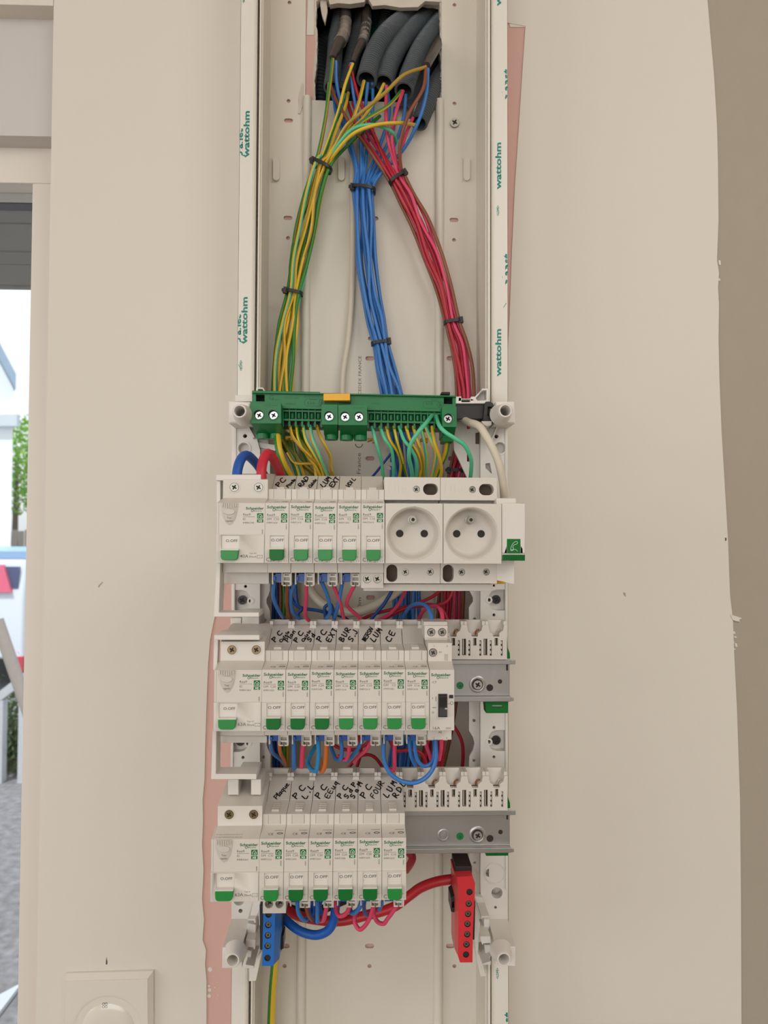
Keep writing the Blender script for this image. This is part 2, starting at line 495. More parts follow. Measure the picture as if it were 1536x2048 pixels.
# window: shutter box, frame, pane
wb = MB()
x1b = WX + 30
zc = U(50, 272, -20)[1]
wb.box(-1500, x1b, zc, zb + 30, -60, -20)
tag(wb.build('trim_2', mat('shutter_box', (204, 199, 195), 0.5, var=0.01)), kind='structure')
WF = thing('window_1', None, None, (-900, -1450, -80)); WF['kind'] = 'structure'
M_WF = mat('window_frame_pvc', (226, 219, 209), 0.4, var=0.01)
M_WF2 = mat('window_seal', (62, 62, 76), 0.5)
fz0 = -1400
ft = U(50, 280, -45)[1]; fi = U(50, 366, -45)[1]
gx = U(52, 1069, -45)[0]
fr = MB()
fr.box(-1480, x1b + 5, fi, zc + 12, -95, -45)                     # head
fr.box(gx, x1b + 5, fz0, fi, -95, -45)                       # right stile
fr.box(-1480, -1430, fz0, fi, -95, -45)
fr.box(-1430, gx, fz0, fz0 + 60, -95, -45)
fr.box(-1480, x1b, ft + 3, ft + 5.5, -50, -43.5)
fr.build('frame', M_WF, WF, bevel=1.0)
pn = MB(); pn.box(-1430, gx, fz0 + 60, fi, -72, -68)
def glass_mat():
    mt = bpy.data.materials.new('window_glass'); mt.use_nodes = True
    n = mt.node_tree; n.nodes.clear()
    out = n.nodes.new('ShaderNodeOutputMaterial'); mx = n.nodes.new('ShaderNodeMixShader')
    tr = n.nodes.new('ShaderNodeBsdfTransparent'); gl = n.nodes.new('ShaderNodeBsdfGlossy')
    gl.inputs['Roughness'].default_value = 0.02; tr.inputs['Color'].default_value = (0.95, 0.97, 0.97, 1)
    lw_ = n.nodes.new('ShaderNodeLayerWeight'); lw_.inputs[0].default_value = 0.12
    n.links.new(lw_.outputs['Facing'], mx.inputs[0]); n.links.new(tr.outputs[0], mx.inputs[1]); n.links.new(gl.outputs[0], mx.inputs[2])
    n.links.new(mx.outputs[0], out.inputs[0])
    return mt
pn.build('pane', glass_mat(), WF)
sh = MB(); zd0 = U(50, 411, -110)[1]; sh.box(-1480, x1b + 20, zd0, fi + 40, -125, -105)
sh.build('roller_shutter_end', M_WF2, WF)
# wooden soffit of the overhang outside
SO = thing('porch_soffit', 'weathered grey plank soffit of the porch outside the window top', 'porch', (-900, zd0, -330))
M_SOF = mat('soffit_wood', (150, 152, 150), 0.8, var=0.12, scale=12)
hfar = 765 - (zd0 + 20) / (1069 - 556) * FPX
zs = zd0 + 2
y0_ = -126; nP = 6
for i in range(nP):
    a = y0_ + (hfar - y0_) * i / nP; b = y0_ + (hfar - y0_) * (i + 1) / nP
    MB().box(-1500, x1b + 80, zs + random.uniform(0, 3), zs + 25, b + 2, a).build('plank', M_SOF, SO)
MB().box(-1500, x1b + 80, zs - 1, zs + 60, hfar - 12, hfar).build('fascia', M_SOF, SO)

# outdoors -------------------------------------------------------------
def at(px, py, D):                  # point seen at a pixel at D metres from the camera plane, returns mm coordinates
    h = CD - D * 1000
    x, z = U(px, py, h)
    return x, z, h
gd = MB(); gd.box(-12000, 9000, -1500, -1460, -26000, -210)
M_GRAV = mat('gravel', (122, 121, 126), 0.95, var=0.75, scale=26, bump=1.0, bscale=60)
tag(gd.build('ground', M_GRAV), kind='structure')
HS = thing('house', 'white rendered neighbouring house with grey gable roof outside the window', 'house', (-6500, -1460, -11000))
M_HW = mat('house_render', (240, 244, 244), 0.9, var=0.02, scale=2)
M_RF = mat('house_roof', (158, 178, 200), 0.8, var=0.1, scale=4)
hx, hz, hh = at(26, 850, 11.0)
ex, ez, eh = at(42, 765, 11.0)
DXH = hx * .32
hb = MB(); hb.top([(hx - 4600, hh), (hx, hh), (hx + DXH, hh - 2500), (hx - 4600 + DXH, hh - 2500)], -1460, ez)
GA = [(hx - 4600, ez), (hx, ez), (hx - 2300, ez + 4300)]
hb.loft(GA, hh, [(p + DXH, q) for p, q in GA], hh - 2500)
hb.build('wall', M_HW, HS)
rf = MB()
for sg in (1, -1):
    mx = hx - 2300
    q = [(mx + sg * (ex - mx), ez - 120), (mx + sg * (ex - mx), ez + 90), (mx, ez + 4560), (mx, ez + 4300)]
    rf.loft(q, hh + 160, [(p + DXH, c_) for p, c_ in q], hh - 2600)
rf.build('roof', M_RF, HS)
bx, bz, _ = at(0, 828, 10.9); bx2, bz2, _ = at(33, 852, 10.9)
MB().box(bx - 2500, bx2, bz2, bz, hh, hh + 90).build('canopy', mat('canopy', (206, 214, 222), 0.6), HS)
MB().box(hx - 3000, hx - 1800, -900, 100, hh - 10, hh + 20).build('window', M_WF2, HS)
# tree
TR = thing('leafy_tree', 'bright green leafy tree beside the white house outside', 'tree', (at(36, 1000, 16)[0], -1460, CD - 16000))
random.seed(5)
lf = MB(); cx, cz, ch = at(22, 905, 16)
for i in range(2600):
    a = random.gauss(0, 1); b = random.gauss(0, 1); c = random.gauss(0, 1)
    n_ = math.sqrt(a * a + b * b + c * c); rr = random.random() ** 0.33
    X = cx + 300 + a / n_ * rr * 900; Z = cz - 250 + b / n_ * rr * 1050; H = ch + c / n_ * rr * 900
    s_ = random.uniform(35, 75)
    d1 = Vector((random.gauss(0, 1), random.gauss(0, 1), random.gauss(0, 1))).normalized() * s_
    d2 = d1.orthogonal().normalized() * s_ * 0.6
    p = Vector((X, Z, H))
    lf.add([p - d1, p + d2, p + d1, p - d2], [(0, 1, 2, 3)])
tag(lf.build('foliage', mat('leaves', (150, 200, 60), 0.6, var=0.4, scale=3), TR), kind='stuff')
tk = MB(); tk.tube([(cx + 120, -1460, ch), (cx + 160, -900, ch), (cx + 110, -200, ch), (cx + 130, cz, ch)], 90, 8, radii=[110, 90, 70, 30])
tk.build('trunk', mat('bark', (110, 96, 80), 0.9, var=0.3, scale=8), TR)
# fence
FN = thing('garden_fence', 'grey wooden garden fence below the tree outside', 'fence', (at(40, 1060, 14.4)[0], -1460, CD - 14400))
fx, fz, fh = at(40, 1062, 14.4)
for i in range(16):
    MB().box(fx - 260 + i * 120, fx - 260 + i * 120 + 100, -1460, fz + (i % 2) * 25, fh, fh + 22).build('board', mat('fence_wood', (170, 160, 150), 0.8, var=0.2), FN)
# van standing outside
VN = thing('delivery_van', 'white van with blue roof band and red rear lamp parked outside', 'van', (-4300, -1460, -6200))
vx, vz, vh = at(50, 1105, 7.0)
vb = MB(); vy = CD - 7000
vb.side([(vy, -1150), (vy, vz - 420), (vy - 60, vz - 60), (vy - 140, vz), (vy - 2600, vz), (vy - 3200, vz - 700), (vy - 3900, vz - 900), (vy - 4000, -1150)], vx - 1800, vx)
vb.build('body', mat('van_paint', (226, 232, 244), 0.3, var=0.01), VN, bevel=30)
vw = MB(); vw.box(vx - 1650, vx - 60, vz - 330, vz - 130, vy - 80, vy - 8); vw.build('rear_window', mat('van_glass', (84, 92, 130), 0.1), VN)
vw = MB(); vw.box(vx - 1790, vx + 6, vz - 60, vz + 10, vy - 2500, vy - 60); vw.build('roof_band', mat('van_blue', (150, 186, 226), 0.4), VN)
a1 = at(0, 1130, 6.95); a2 = at(20, 1185, 6.95)
vw = MB(); vw.prism([(a1[0] - 120, a2[1]), (a2[0], a2[1]), (a1[0] + 20, a1[1]), (a1[0] - 120, a1[1])], vy - 10, vy + 30)
vw.build('rear_lamp', mat('lamp_red', (236, 110, 140), 0.3), VN)
b1 = at(28, 1315, 6.95); b2 = at(46, 1345, 6.95)
vw = MB(); vw.box(b1[0] - 30, vx + 5, b2[1], b1[1], vy - 200, vy + 20); vw.build('bumper_stripe', mat('stripe_red', (200, 70, 84), 0.4), VN)
for dx in (-1700, -200):
    for dy in (-700, -3200):
        wm = MB(); wm.tube([(vx + dx, -1140, vy + dy), (vx + dx + 200, -1140, vy + dy)], 310, 20)
        wm.build('wheel', M_BLACK, VN)
# sloping timber pole and plank leaning outside, pale slab, paving
p1 = at(-6, 1240, 3.2); p2 = at(36, 1362, 3.2)
pl = MB(); pl.tube([p1, p2, (p2[0] + (p2[0] - p1[0]) * 5.2, p2[1] + (p2[1] - p1[1]) * 5.2, p2[2])], 26, 12)
tag(pl.build('leaning_pole', mat('pole_grey', (170, 160, 154), 0.6, var=0.1)), 'slanting grey pole leaning in front of the parked van', 'pole')
p1 = at(-8, 1408, 4.5); p2 = at(52, 1362, 4.5)
pl = MB(); pl.prism([(p1[0], p1[1]), (p2[0], p2[1]), (p2[0], p2[1] + 60), (p1[0], p1[1] + 60)], p1[2] - 60, p1[2])
pl.box(p1[0], p1[0] + 40, -1460, p1[1] + 20, p1[2] - 60, p1[2]); pl.box(p2[0] - 40, p2[0], -1460, p2[1] + 20, p2[2] - 60, p2[2])
tag(pl.build('timber_rail', mat('timber', (196, 198, 204), 0.7, var=0.1)), 'pale sloping timber rail above the gravel outside', 'rail')
g = lambda px, py: at(px, py, 1.45 * FPX / (py - 1069 + (px - 722) * ROLL))
q = [g(8, 1524), g(50, 1522), g(50, 1468), g(22, 1488)]
sl = MB(); sl.add([(a, -1459, c) for a, b, c in q] + [(a, -1440, c) for a, b, c in q], [(0, 1, 2, 3), (4, 5, 6, 7), (0, 1, 5, 4), (1, 2, 6, 5), (2, 3, 7, 6), (3, 0, 4, 7)])
tag(sl.build('concrete_slab', mat('pale_slab', (232, 232, 228), 0.8)), 'pale concrete slab lying on the gravel outside', 'slab')
q = [g(-60, 2060), g(44, 2060), g(44, 1945), g(-60, 2110)]
x9 = g(44, 1945)
pv = MB(); pv.add([(a, -1458, c) for a, c in ((x9[0], x9[2]), (x9[0], -215), (x9[0] - 900, -215), (x9[0] - 900, -400))] + [(a, -1445, c) for a, c in ((x9[0], x9[2]), (x9[0], -215), (x9[0] - 900, -215), (x9[0] - 900, -400))], [(0, 1, 2, 3), (4, 5, 6, 7), (0, 1, 5, 4), (1, 2, 6, 5), (2, 3, 7, 6), (3, 0, 4, 7)])
tag(pv.build('door_step', mat('step_grey', (190, 196, 204), 0.8)), 'grey stone step below the window outside', 'step')
bs = MB()
random.seed(9)
for i in range(2200):
    a = at(random.uniform(0, 60), random.uniform(1395, 1480), 1)
    X, Z, H = g(random.uniform(-20, 60), random.uniform(1535, 1550))
    H2 = H - random.uniform(0, 500); X2 = X * (CD - H2) / (CD - H) + random.uniform(-100, 100)
    s_ = random.uniform(15, 35); zz = -1455 + abs(random.gauss(0, 190))
    d1 = Vector((random.gauss(0, 1), random.gauss(0, 1), random.gauss(0, 1))).normalized() * s_
    d2 = d1.orthogonal().normalized() * s_ * .5; p = Vector((X2, max(zz, -1440), H2))
    bs.add([p - d1, p + d2, p + d1, p - d2], [(0, 1, 2, 3)])
tag(bs.build('weeds', mat('weeds', (92, 116, 74), 0.8, var=0.3)), 'scattered dark green weeds on the gravel outside', 'weeds', kind='stuff')

# ------------------------------------------------------------------ wall switch bottom left
sx0, sz1 = U(129, 1952, 10); sx1, _ = U(305, 1948, 10)
SW = thing('light_switch', 'square white wall switch with round rocker below the window edge', 'switch', ((sx0 + sx1) / 2, sz1 - 84, 1.5))
cx = (sx0 + sx1) / 2; cz = U(211, 2062, 10)[1]
def rotp(pts, a, c0=(cx, cz)):
    ca, sa = math.cos(a), math.sin(a)
    return [(c0[0] + (x - c0[0]) * ca - (z - c0[1]) * sa, c0[1] + (x - c0[0]) * sa + (z - c0[1]) * ca) for x, z in pts]
TL = math.radians(0.9)
sw = MB(); hw = (sx1 - sx0) / 2
ci = circ(cx, cz, 29.6, 48)
sq = rotp([(cx - hw, cz - hw), (cx + hw, cz - hw), (cx + hw, sz1), (cx - hw, sz1)], TL)
sq2 = rotp([(cx - hw + 1.5, cz - hw + 4), (cx + hw - 4, cz - hw + 4), (cx + hw - 4, sz1 - 4.5), (cx - hw + 1.5, sz1 - 4.5)], TL)
sw.loft(sq, 1.5, sq, 4.5)
sw.loft(sq, 4.5, sq2, 9.5)
sw2 = MB(); sw2.prism(sq2, 9.4, 10.0, [circ(cx, cz, 35.5, 48)])
sw2.lathe(cx, cz, [(35.5, 10.0), (34.5, 9.97), (33, 9.75), (31.5, 9.2), (30, 8.2), (28.6, 8.0)], 64)
M_SW = mat('switch_gloss', (224, 217, 207), 0.12, var=0.005, coat=0.5)
sw.cyl(cx, cz, 1.5, 7.6, 28.9, 48)
sw.build('plate', M_SW, SW)
sw2.build('dish', M_SW, SW, sharp=50)
rk = MB(); rk.lathe(cx, cz, [(26.2, 6), (26.2, 9.2), (25.6, 9.8), (12, 9.5), (0.001, 9.4)], 64); rk.build('rocker', M_SW, SW, sharp=50)
rr_ = MB(); rr_.ring(cx, cz, 7.5, 8.0, 26.9, 26.3, 64); rr_.build('gap_ring', M_SHADE, SW)
sy = MB()
ax, az = U(209.5, 2011, 10)
for dx in (-1.3, 1.3):
    for dz in (-1.3, 1.3):
        sy.ring(ax + dx, az + dz, 9.6, 9.85, 1.25, 0.95, 14)
sy.build('printed_symbol', M_INK, SW)
# ------------------------------------------------------------------ cable trunking
TL_ = U(472, 1069, 62)[0]; TR_ = U(1015.5, 1069, 62)[0]
ZT = 1045; ZB = -1440
TK = thing('cable_trunking', 'long open white cable trunking fixed upright on the wall behind the switchboard', 'trunking', ((TL_ + TR_) / 2, ZB, 0))
fl = MB()
hL = U(611, 100, 2.5)[0]; hR = U(883, 100, 2.5)[0]; hz = U(740, 203, 2.5)[1]
outer = [(TL_ + 14, ZB), (TR_ - 14, ZB), (TR_ - 14, ZT), (hR, ZT), (hR, hz), (hL, hz), (hL, ZT), (TL_ + 14, ZT)]
holes = []
def slot(px, py, wpx=18, hpx=9):
    x, z = U(px, py, 2.5); a = wpx / 4.0; b = hpx / 4.0
    return rrect(x - a, z - b, x + a, z + b, b * 0.98, 4)
def dot(px, py, r=4):
    x, z = U(px, py, 2.5); return circ(x, z, r / 2.0, 12)
for p in ((577, 241), (576, 436), (908, 440), (748, 437), (740, 717), (902, 717), (740, 917), (905, 917), (741, 1195), (570, 1892), (739, 1892), (901, 1892), (741, 1690)):
    holes.append(slot(*p))
for p in ((577, 202), (576, 476), (908, 480), (909, 207), (579, 5), (909, 10), (740, 677), (748, 478), (739, 957), (905, 957), (569, 1932), (739, 1932), (909, 1932)):
    holes.append(dot(*p))
fl.prism(outer, 0.6, 2.5, holes)
fl.build('back_panel', M_PVC, TK)
for L, sgn in ((TL_, 1), (TR_, -1)):
    sw = MB()
    def bx(a, b, h0, h1):
        xa, xb = L + sgn * a, L + sgn * b
        sw.box(min(xa, xb), max(xa, xb), ZB, ZT, h0, h1)
    bx(0, 1.6, 2, 62); bx(1.6, 14.0, 60.4, 62)
    bx(14.0, 15.2, 44, 61); bx(15.2, 17.6, 44, 46); bx(17.6, 19.0, 44, 61.5) if sgn > 0 else bx(16.4, 18.8, 44, 61.8)
    bx(19.0, 20.6, 2.5, 58.5); bx(1.6, 20, 2.5, 3.6)
    sw.build('side_wall', M_PVC, TK)
    fm = MB(); xa, xb = sorted((L - sgn * 0.25, L + sgn * 12.6))
    fm.box(xa, xb, ZB, ZT, 62, 62.25)
    fm.box(min(L - sgn * .25, L), max(L - sgn * .25, L), ZB, ZT, 30, 62.25)
    fm.build('protective_film', M_FILM, TK)
for pa, pb in ((603, 621), (870, 888)):
    rb = MB(); x0 = U(pa, 500, 6)[0]; x1 = U(pb, 500, 6)[0]; xm = (x0 + x1) / 2; hw = (x1 - x0) / 2
    prof = [(xm - hw * math.cos(math.pi * k / 10), 2.3 + 6.5 * math.sin(math.pi * k / 10) ** 0.7) for k in range(11)]
    rb.top(prof, ZB, hz + 2); rb.build('rib', M_PVC, TK)
for px in (553, 683, 933):
    kk = MB()
    x, z = U(px, 340, 3)
    kk.prism(rrect(x - 3.4, z - 12, x + 3.4, z + 12, 3.3, 5), 2.4, 6.0)
    kk.prism(rrect(x - 5.4, z - 13, x - 4, z + 13, 0.6, 2), 2.4, 3.4)
    kk.build('knockout', M_PVC, TK, bevel=0.5)
gs = MB(); random.seed(8)
gs.ppoly([(604, 166), (607, 168), (606, 190), (608, 205), (604, 216), (600, 228), (596, 226), (599, 212), (597, 198), (600, 184)], 2.4, 3.6)
gs.build('plaster_splash', M_GYPSUM, TK)
# wall screw through the trunking
x, z = U(909, 246, 4)
screw_mb(x, z, 5.5, 4.6).build('screw', [M_CHROME, M_DARK], TK)
# film print: wraps round the outer edge of each lip
tx = None
PR_ = []
def wrapL(X, Z):
    return (X, Z, 62.42) if X >= TL_ - 0.3 else (TL_ - 0.42, Z, 62.3 - (TL_ - X))
def wrapR(X, Z):
    return (X, Z, 62.42) if X <= TR_ + 0.3 else (TR_ + 0.42, Z, 62.3 - (X - TR_))
def vtext(t, px, py0, py1, fn, size, bold=0.03, dx=0):
    x, z0 = U(px, py1, 62.4); _, z1 = U(px, py0, 62.4)
    vs, fs, wd = text_geo(t, bold)
    tx = MB(); PR_.append(tx); tx.text(t, x + dx, z0, 62.4, size, rot=math.pi / 2, sx=(z1 - z0) / (wd * size), bold=bold, fn=fn)
SZ = 7.6
for a, b in ((222, 314), (594, 687), (-150, -58), (968, 1060)):
    vtext('wattohm', 498 - (a - 222) * .011, a, b, wrapL, SZ)
    tx = MB(); PR_.append(tx)
    tx.text('planet', TL_ + 2.6, U(480, b, 62)[1], 0, 9.5, rot=math.pi / 2, sx=1.15, bold=0.03, fn=wrapL)
for a, b in ((285, 378), (658, 752), (-85, 11), (2330, 2420)):
    vtext('wattohm', 1002, a, b, wrapR, SZ)
for b in (200, 570, 2090):
    tx = MB(); PR_.append(tx); tx.text('planet', TR_ + 3.5, U(1015, b, 62)[1], 0, 12, rot=math.pi / 2, sx=1.0, bold=0.03, fn=wrapR)
for px, py, fn in ((484, 742, wrapL), (998, 432, wrapR), (997, 1958, wrapR), (489, 6, wrapL)):
    x, z = U(px, py, 62.4)
    tx = MB(); PR_.append(tx); tx.text('<LDPE>', x, z, 0, 3.0, rot=math.pi / 2, bold=0.02, fn=fn)
for px, py, fn in ((477, 735, wrapL), (1012, 612, wrapR), (484, 0, wrapL)):
    x, z = U(px, py, 62.4); tx = MB(); PR_.append(tx)
    for k in range(3):
        a = math.radians(90 + 120 * k)
        c1 = (x + 2.6 * math.cos(a), z + 2.6 * math.sin(a)); a2 = math.radians(90 + 120 * (k + 1))
        c2 = (x + 2.6 * math.cos(a2), z + 2.6 * math.sin(a2))
        tx.ribbon([c1, c2], 0.45, fn)
for tx in PR_: tx.build('film_print', M_TEAL, TK, sharp=180)
tp = MB()
def ftext(t, px, py0, py1, size):
    x, z0 = U(px, py1, 2.6); _, z1 = U(px, py0, 2.6)
    vs, fs, wd = text_geo(t, 0.0)
    tp.text(t, x, z0, 2.62, size, rot=math.pi / 2, sx=(z1 - z0) / (wd * size))
ftext('LES VOSGES CEDEX FRANCE', 722, 712, 852, 4.4)
ftext('Made in France', 721, 906, 1005, 5.6)
ftext('16 90m', 722, 1195, 1250, 5.0)
tp.ribbon([U(710 + 9 + 7 * math.cos(t), 890 - 7 * math.sin(t), 2.6) for t in [math.radians(-70 + k * -0 + 22 * k) for k in range(0)] or [0, .1]], .01, lambda X, Z: (X, Z, 2.62))
for cy in (888, 870):
    X, Z = U(722, cy, 2.62)
    P = [(X - 3.6 + 3.6 * math.cos(t) + 0.5, Z + 3.6 * math.sin(t) * 1.0) for t in [math.radians(-80 + 0)]]
    pts = [(X - 3.4 * math.sin(math.radians(a)), Z - 3.4 * math.cos(math.radians(a)) + 0) for a in range(-0, 1)]
    pts = [(X - 5.5 + 3.5 * math.cos(math.radians(a)) * -1 + 3.5, Z - 3.5 + 3.2 * 1 - 3.2 * math.sin(math.radians(a))) for a in range(0, 181, 15)]
    tp.ribbon(pts, 0.9, lambda X_, Z_: (X_, Z_, 2.62))
    if cy == 870: tp.ribbon([pts[6], (pts[6][0], pts[6][1] + 3)], 0.9, lambda X_, Z_: (X_, Z_, 2.62))
tp.build('panel_print', M_INK, TK, sharp=180)

# ------------------------------------------------------------------ conduits in the hole
def path(pts):                                  # (px, py, h) -> smooth 3-D path in mm
    return catmull([(*U(a, b, h), h) for a, b, h in pts], 8)
def resample(P, step):
    out = [P[0].copy()]; acc = 0
    for a, b in zip(P, P[1:]):
        d = (b - a).length; t = step - acc
        while t <= d:
            out.append(a.lerp(b, t / d)); t += step
        acc = d - (t - step)
    return out
def conduit(pts, r, label, m_=None, pitch=3.2):
    P = resample(path(pts), pitch / 4)
    n = 20
    rad = [r if (i % 4) in (0, 1) else r * 0.84 for i in range(len(P))]
    mb = MB()
    mb.tube(P, r, n, radii=rad)
    mb.f.pop(); mb.m.pop(); mb.f.pop(); mb.m.pop()
    q = MB(); q.tube(P[:len(P)], r, n, radii=[r * 0.78] * len(P))
    q.f.pop(); q.m.pop(); q.f.pop(); q.m.pop()
    o = len(mb.v); mb.v += q.v; mb.f += [tuple(i + o for i in f) for f in q.f]; mb.m += [0] * len(q.f)
    for k in range(n):
        mb.f.append((k, (k + 1) % n, o + (k + 1) % n, o + k)); mb.m.append(0)
    ob = mb.build('corrugated_conduit', m_ or M_COND, org=tuple(P[0]), sharp=28)
    return tag(ob, label, 'conduit', 'conduits in the wall opening')
conduit([(663, 176, 14), (668, 130, 0), (672, 80, -18), (682, 20, -40), (690, -40, -60)], 8.2, 'leftmost grey corrugated conduit ending low at the left edge of the wall opening')
conduit([(682, 188, 4), (700, 130, -12), (717, 60, -34), (728, 0, -55), (732, -50, -70)], 8.0, 'second grey corrugated conduit from the left in the wall opening')
conduit([(737, 200, -22), (750, 110, -45), (756, 40, -60), (760, -40, -75)], 8.5, 'dark green corrugated conduit deep in the wall opening', M_CONDG)
conduit([(733, 160, 30), (746, 115, 16), (770, 72, 2), (806, 40, -20), (850, 8, -38), (900, -40, -60)], 10.4, 'wide grey corrugated conduit curving up right in the middle of the opening')
conduit([(768, 166, 26), (782, 122, 12), (806, 80, -6), (840, 42, -24), (880, 8, -42), (930, -40, -60)], 9.8, 'grey corrugated conduit just right of the widest one in the opening')
conduit([(808, 182, 30), (822, 140, 16), (842, 96, 0), (870, 56, -18), (910, 10, -36), (940, -30, -50)], 9.8, 'upper right grey corrugated conduit with pink and mint wires at its mouth')
conduit([(806, 226, 6), (822, 190, -8), (846, 140, -26), (880, 90, -44), (925, 30, -56)], 9.6, 'lower grey corrugated conduit tucked behind the two upper right ones')
conduit([(838, 246, 18), (856, 204, 6), (876, 160, -10), (910, 110, -30), (945, 50, -44)], 9.0, 'lowest grey corrugated conduit at the bottom right of the wall opening')
conduit([(690, 70, -62), (652, 80, -66), (638, 120, -68), (640, 210, -70), (640, 260, -72)], 9.0, 'dark corrugated conduit looping behind at the left of the opening', pitch=4)
conduit([(762, 130, -28), (768, 70, -36), (776, 20, -44), (786, -40, -50)], 8.0, 'grey corrugated conduit hidden behind the widest one in the opening')
def cable(pts, r, m_, name, label, cat, group=None, radii=None, n=12):
    P = path(pts)
    rd = None
    if radii:
        N = len(P); K = len(radii) - 1
        rd = [radii[min(K - 1, int(i / (N - 1) * K))] * (1 - ((i / (N - 1) * K) - min(K - 1, int(i / (N - 1) * K)))) + radii[min(K, min(K - 1, int(i / (N - 1) * K)) + 1)] * ((i / (N - 1) * K) - min(K - 1, int(i / (N - 1) * K))) for i in range(N)]
    mb = MB(); mb.tube(P, r, n, radii=rd)
    return tag(mb.build(name, m_, org=tuple(P[0]), sharp=60), label, cat, group)
cable([(665, 116, 26), (676, 92, 18), (688, 66, 4), (691, 30, -14), (690, -10, -30)], 5, M_SHEATH, 'sheathed_cable', 'dark sheathed cable with silvery tape over the leftmost conduit', 'cable', radii=[3.4, 5.2, 6.2, 6.4, 6])
cable([(705, 126, 24), (716, 100, 14), (728, 76, 2), (733, 34, -14), (734, -10, -28)], 5, M_SHEATH, 'sheathed_cable', 'dark sheathed cable coming out over the second conduit from the left', 'cable', radii=[3.2, 4.2, 5.2, 5.6, 5.6])
cable([(853, 132, 38), (864, 110, 20), (880, 82, -8), (905, 50, -30)], 5, M_SHEATH, 'sheathed_cable', 'brown-grey sheathed cable lying over the right-hand conduits', 'cable', radii=[4, 4.8, 5.6, 6])
for cb, pts, rr in (('sheathed_cable', [(680, 84, 13), (688, 66, 4.3), (691, 44, -7)], 6.5), ('sheathed_cable.001', [(724, 86, 7), (729, 70, -1), (733, 44, -11)], 5.6)):
    tp_ = MB(); tp_.tube(path(pts), rr, 14, radii=[rr * (1 + .03 * math.sin(i * 2.1)) for i in range(17)])
    tp_.build('silvery_tape', M_TAPE, bpy.data.objects[cb], sharp=60)
cable([(690, 190, -30), (740, 215, -20), (790, 212, -34), (830, 190, -50)], 6, mat('film_blue', (30, 60, 130), .4), 'blue_sleeve', 'dark blue sleeve lying behind the wires in the wall opening', 'sleeve')

# ------------------------------------------------------------------ wires
def wire(pts, r, m1, name='wire', label='', group=None, m2=None, tw=0.0, n=10, res=8, cat='wire', ph=None):
    P = catmull([(*U(a, b, h), h) for a, b, h in pts], res)
    mb = MB()
    if m2:
        ph = random.uniform(-.7, .7) if ph is None else ph
        mb.tube(P, r, n, mfun=lambda th, i: 1 if math.sin(th + ph + tw * i) > 0.15 else 0)
        ob = mb.build(name, [m1, m2], org=tuple(P[0]), sharp=60)
    else:
        mb.tube(P, r, n)
        ob = mb.build(name, m1, org=tuple(P[0]), sharp=60)
    return tag(ob, label, cat, group)

def bundle(center, starts, mats_, r, name, label, group, seed):
    """center: (px,py,h,half width mm) from the first tie down; starts: fan-out paths in px"""
    random.seed(seed)
    C = [(*U(a, b, h), h, wd) for a, b, h, wd in center]
    n = len(starts)
    for i, st in enumerate(starts):
        m1, m2 = mats_[i]
        k = i / max(1, n - 1) * 2 - 1                   # lateral order as the wire arrives
        dz = ((i * 7) % 3 - 1) * 0.55
        pts = [(*U(a, b, h), h) for a, b, h in st]
        lat = k
        for j, (X, Z, h, wd) in enumerate(C):
            jj = lat + (random.uniform(-0.28, 0.28) if j else 0)
            jj = max(-1, min(1, jj))
            dep = dz + random.uniform(-0.25, 0.25)
            a = C[max(0, j - 1)]; b = C[min(len(C) - 1, j + 1)]
            tx_, tz_ = b[0] - a[0], b[1] - a[1]
            L = math.hypot(tx_, tz_) or 1
            nx, nz = -tz_ / L, tx_ / L                   # runs downwards: normal points right
            pts.append((X + nx * jj * wd, Z + nz * jj * wd, h + dep * wd * 0.9))
        P = catmull(pts, 7)
        mb = MB()
        if m2:
            ph = random.uniform(-1.2, 1.2); tw = random.uniform(-0.02, 0.02)
            mb.tube(P, r, 10, mfun=lambda th, ii: 1 if math.sin(th + ph + tw * ii) > 0.4 else 0)
            ob = mb.build(name, [m1, m2], org=tuple(P[0]), sharp=60)
        else:
            mb.tube(P, r, 10); ob = mb.build(name, m1, org=tuple(P[0]), sharp=60)
        tag(ob, (label[i] if isinstance(label, list) else label), 'wire', group)

G = W_GRN; Y = W_YEL; O_ = W_OLV; MT = W_MINT
gy_starts = [
    [(658, 166, 20), (652, 230, 24), (640, 295, 26)],
    [(666, 118, 27), (660, 170, 30), (650, 240, 30), (638, 300, 28)],
    [(690, 188, 8), (672, 240, 18), (652, 300, 24)],
    [(706, 128, 25), (690, 172, 32), (676, 226, 34), (650, 300, 30)],
    [(697, 186, 10), (690, 215, 20), (672, 262, 26), (655, 310, 26)],
    [(728, 162, 30), (716, 210, 36), (700, 250, 36), (665, 305, 30)],
    [(768, 168, 26), (754, 196, 36), (725, 238, 40), (680, 280, 36), (655, 315, 30)],
    [(803, 182, 30), (775, 212, 44), (725, 243, 46), (684, 282, 38), (660, 318, 30)],
    [(852, 134, 42), (808, 150, 52), (770, 186, 54), (722, 226, 50), (690, 256, 44), (660, 315, 32)],
    [(793, 284, 30), (784, 264, 42), (750, 250, 50), (706, 258, 48), (672, 296, 38)],
    [(832, 250, 24), (800, 246, 46), (752, 250, 54), (706, 268, 50), (672, 305, 38)],
    [(760, 232, 12), (725, 262, 22), (690, 296, 24)],
]
gy_m = [(O_, G), (O_, G), (MT, Y), (G, Y), (Y, G), (Y, O_), (MT, Y), (Y, G), (O_, Y), (MT, MT), (Y, Y), (G, G)]
gyc = [(644, 331, 26, 8.6), (627, 390, 26, 9), (610, 462, 25, 9.5), (598, 525, 24, 8.5), (588, 586, 24, 7.0), (576, 650, 25, 9), (568, 720, 27, 9.5), (565, 800, 30, 10), (575, 860, 34, 12), (610, 930, 42, 14), (630, 1000, 50, 14)]
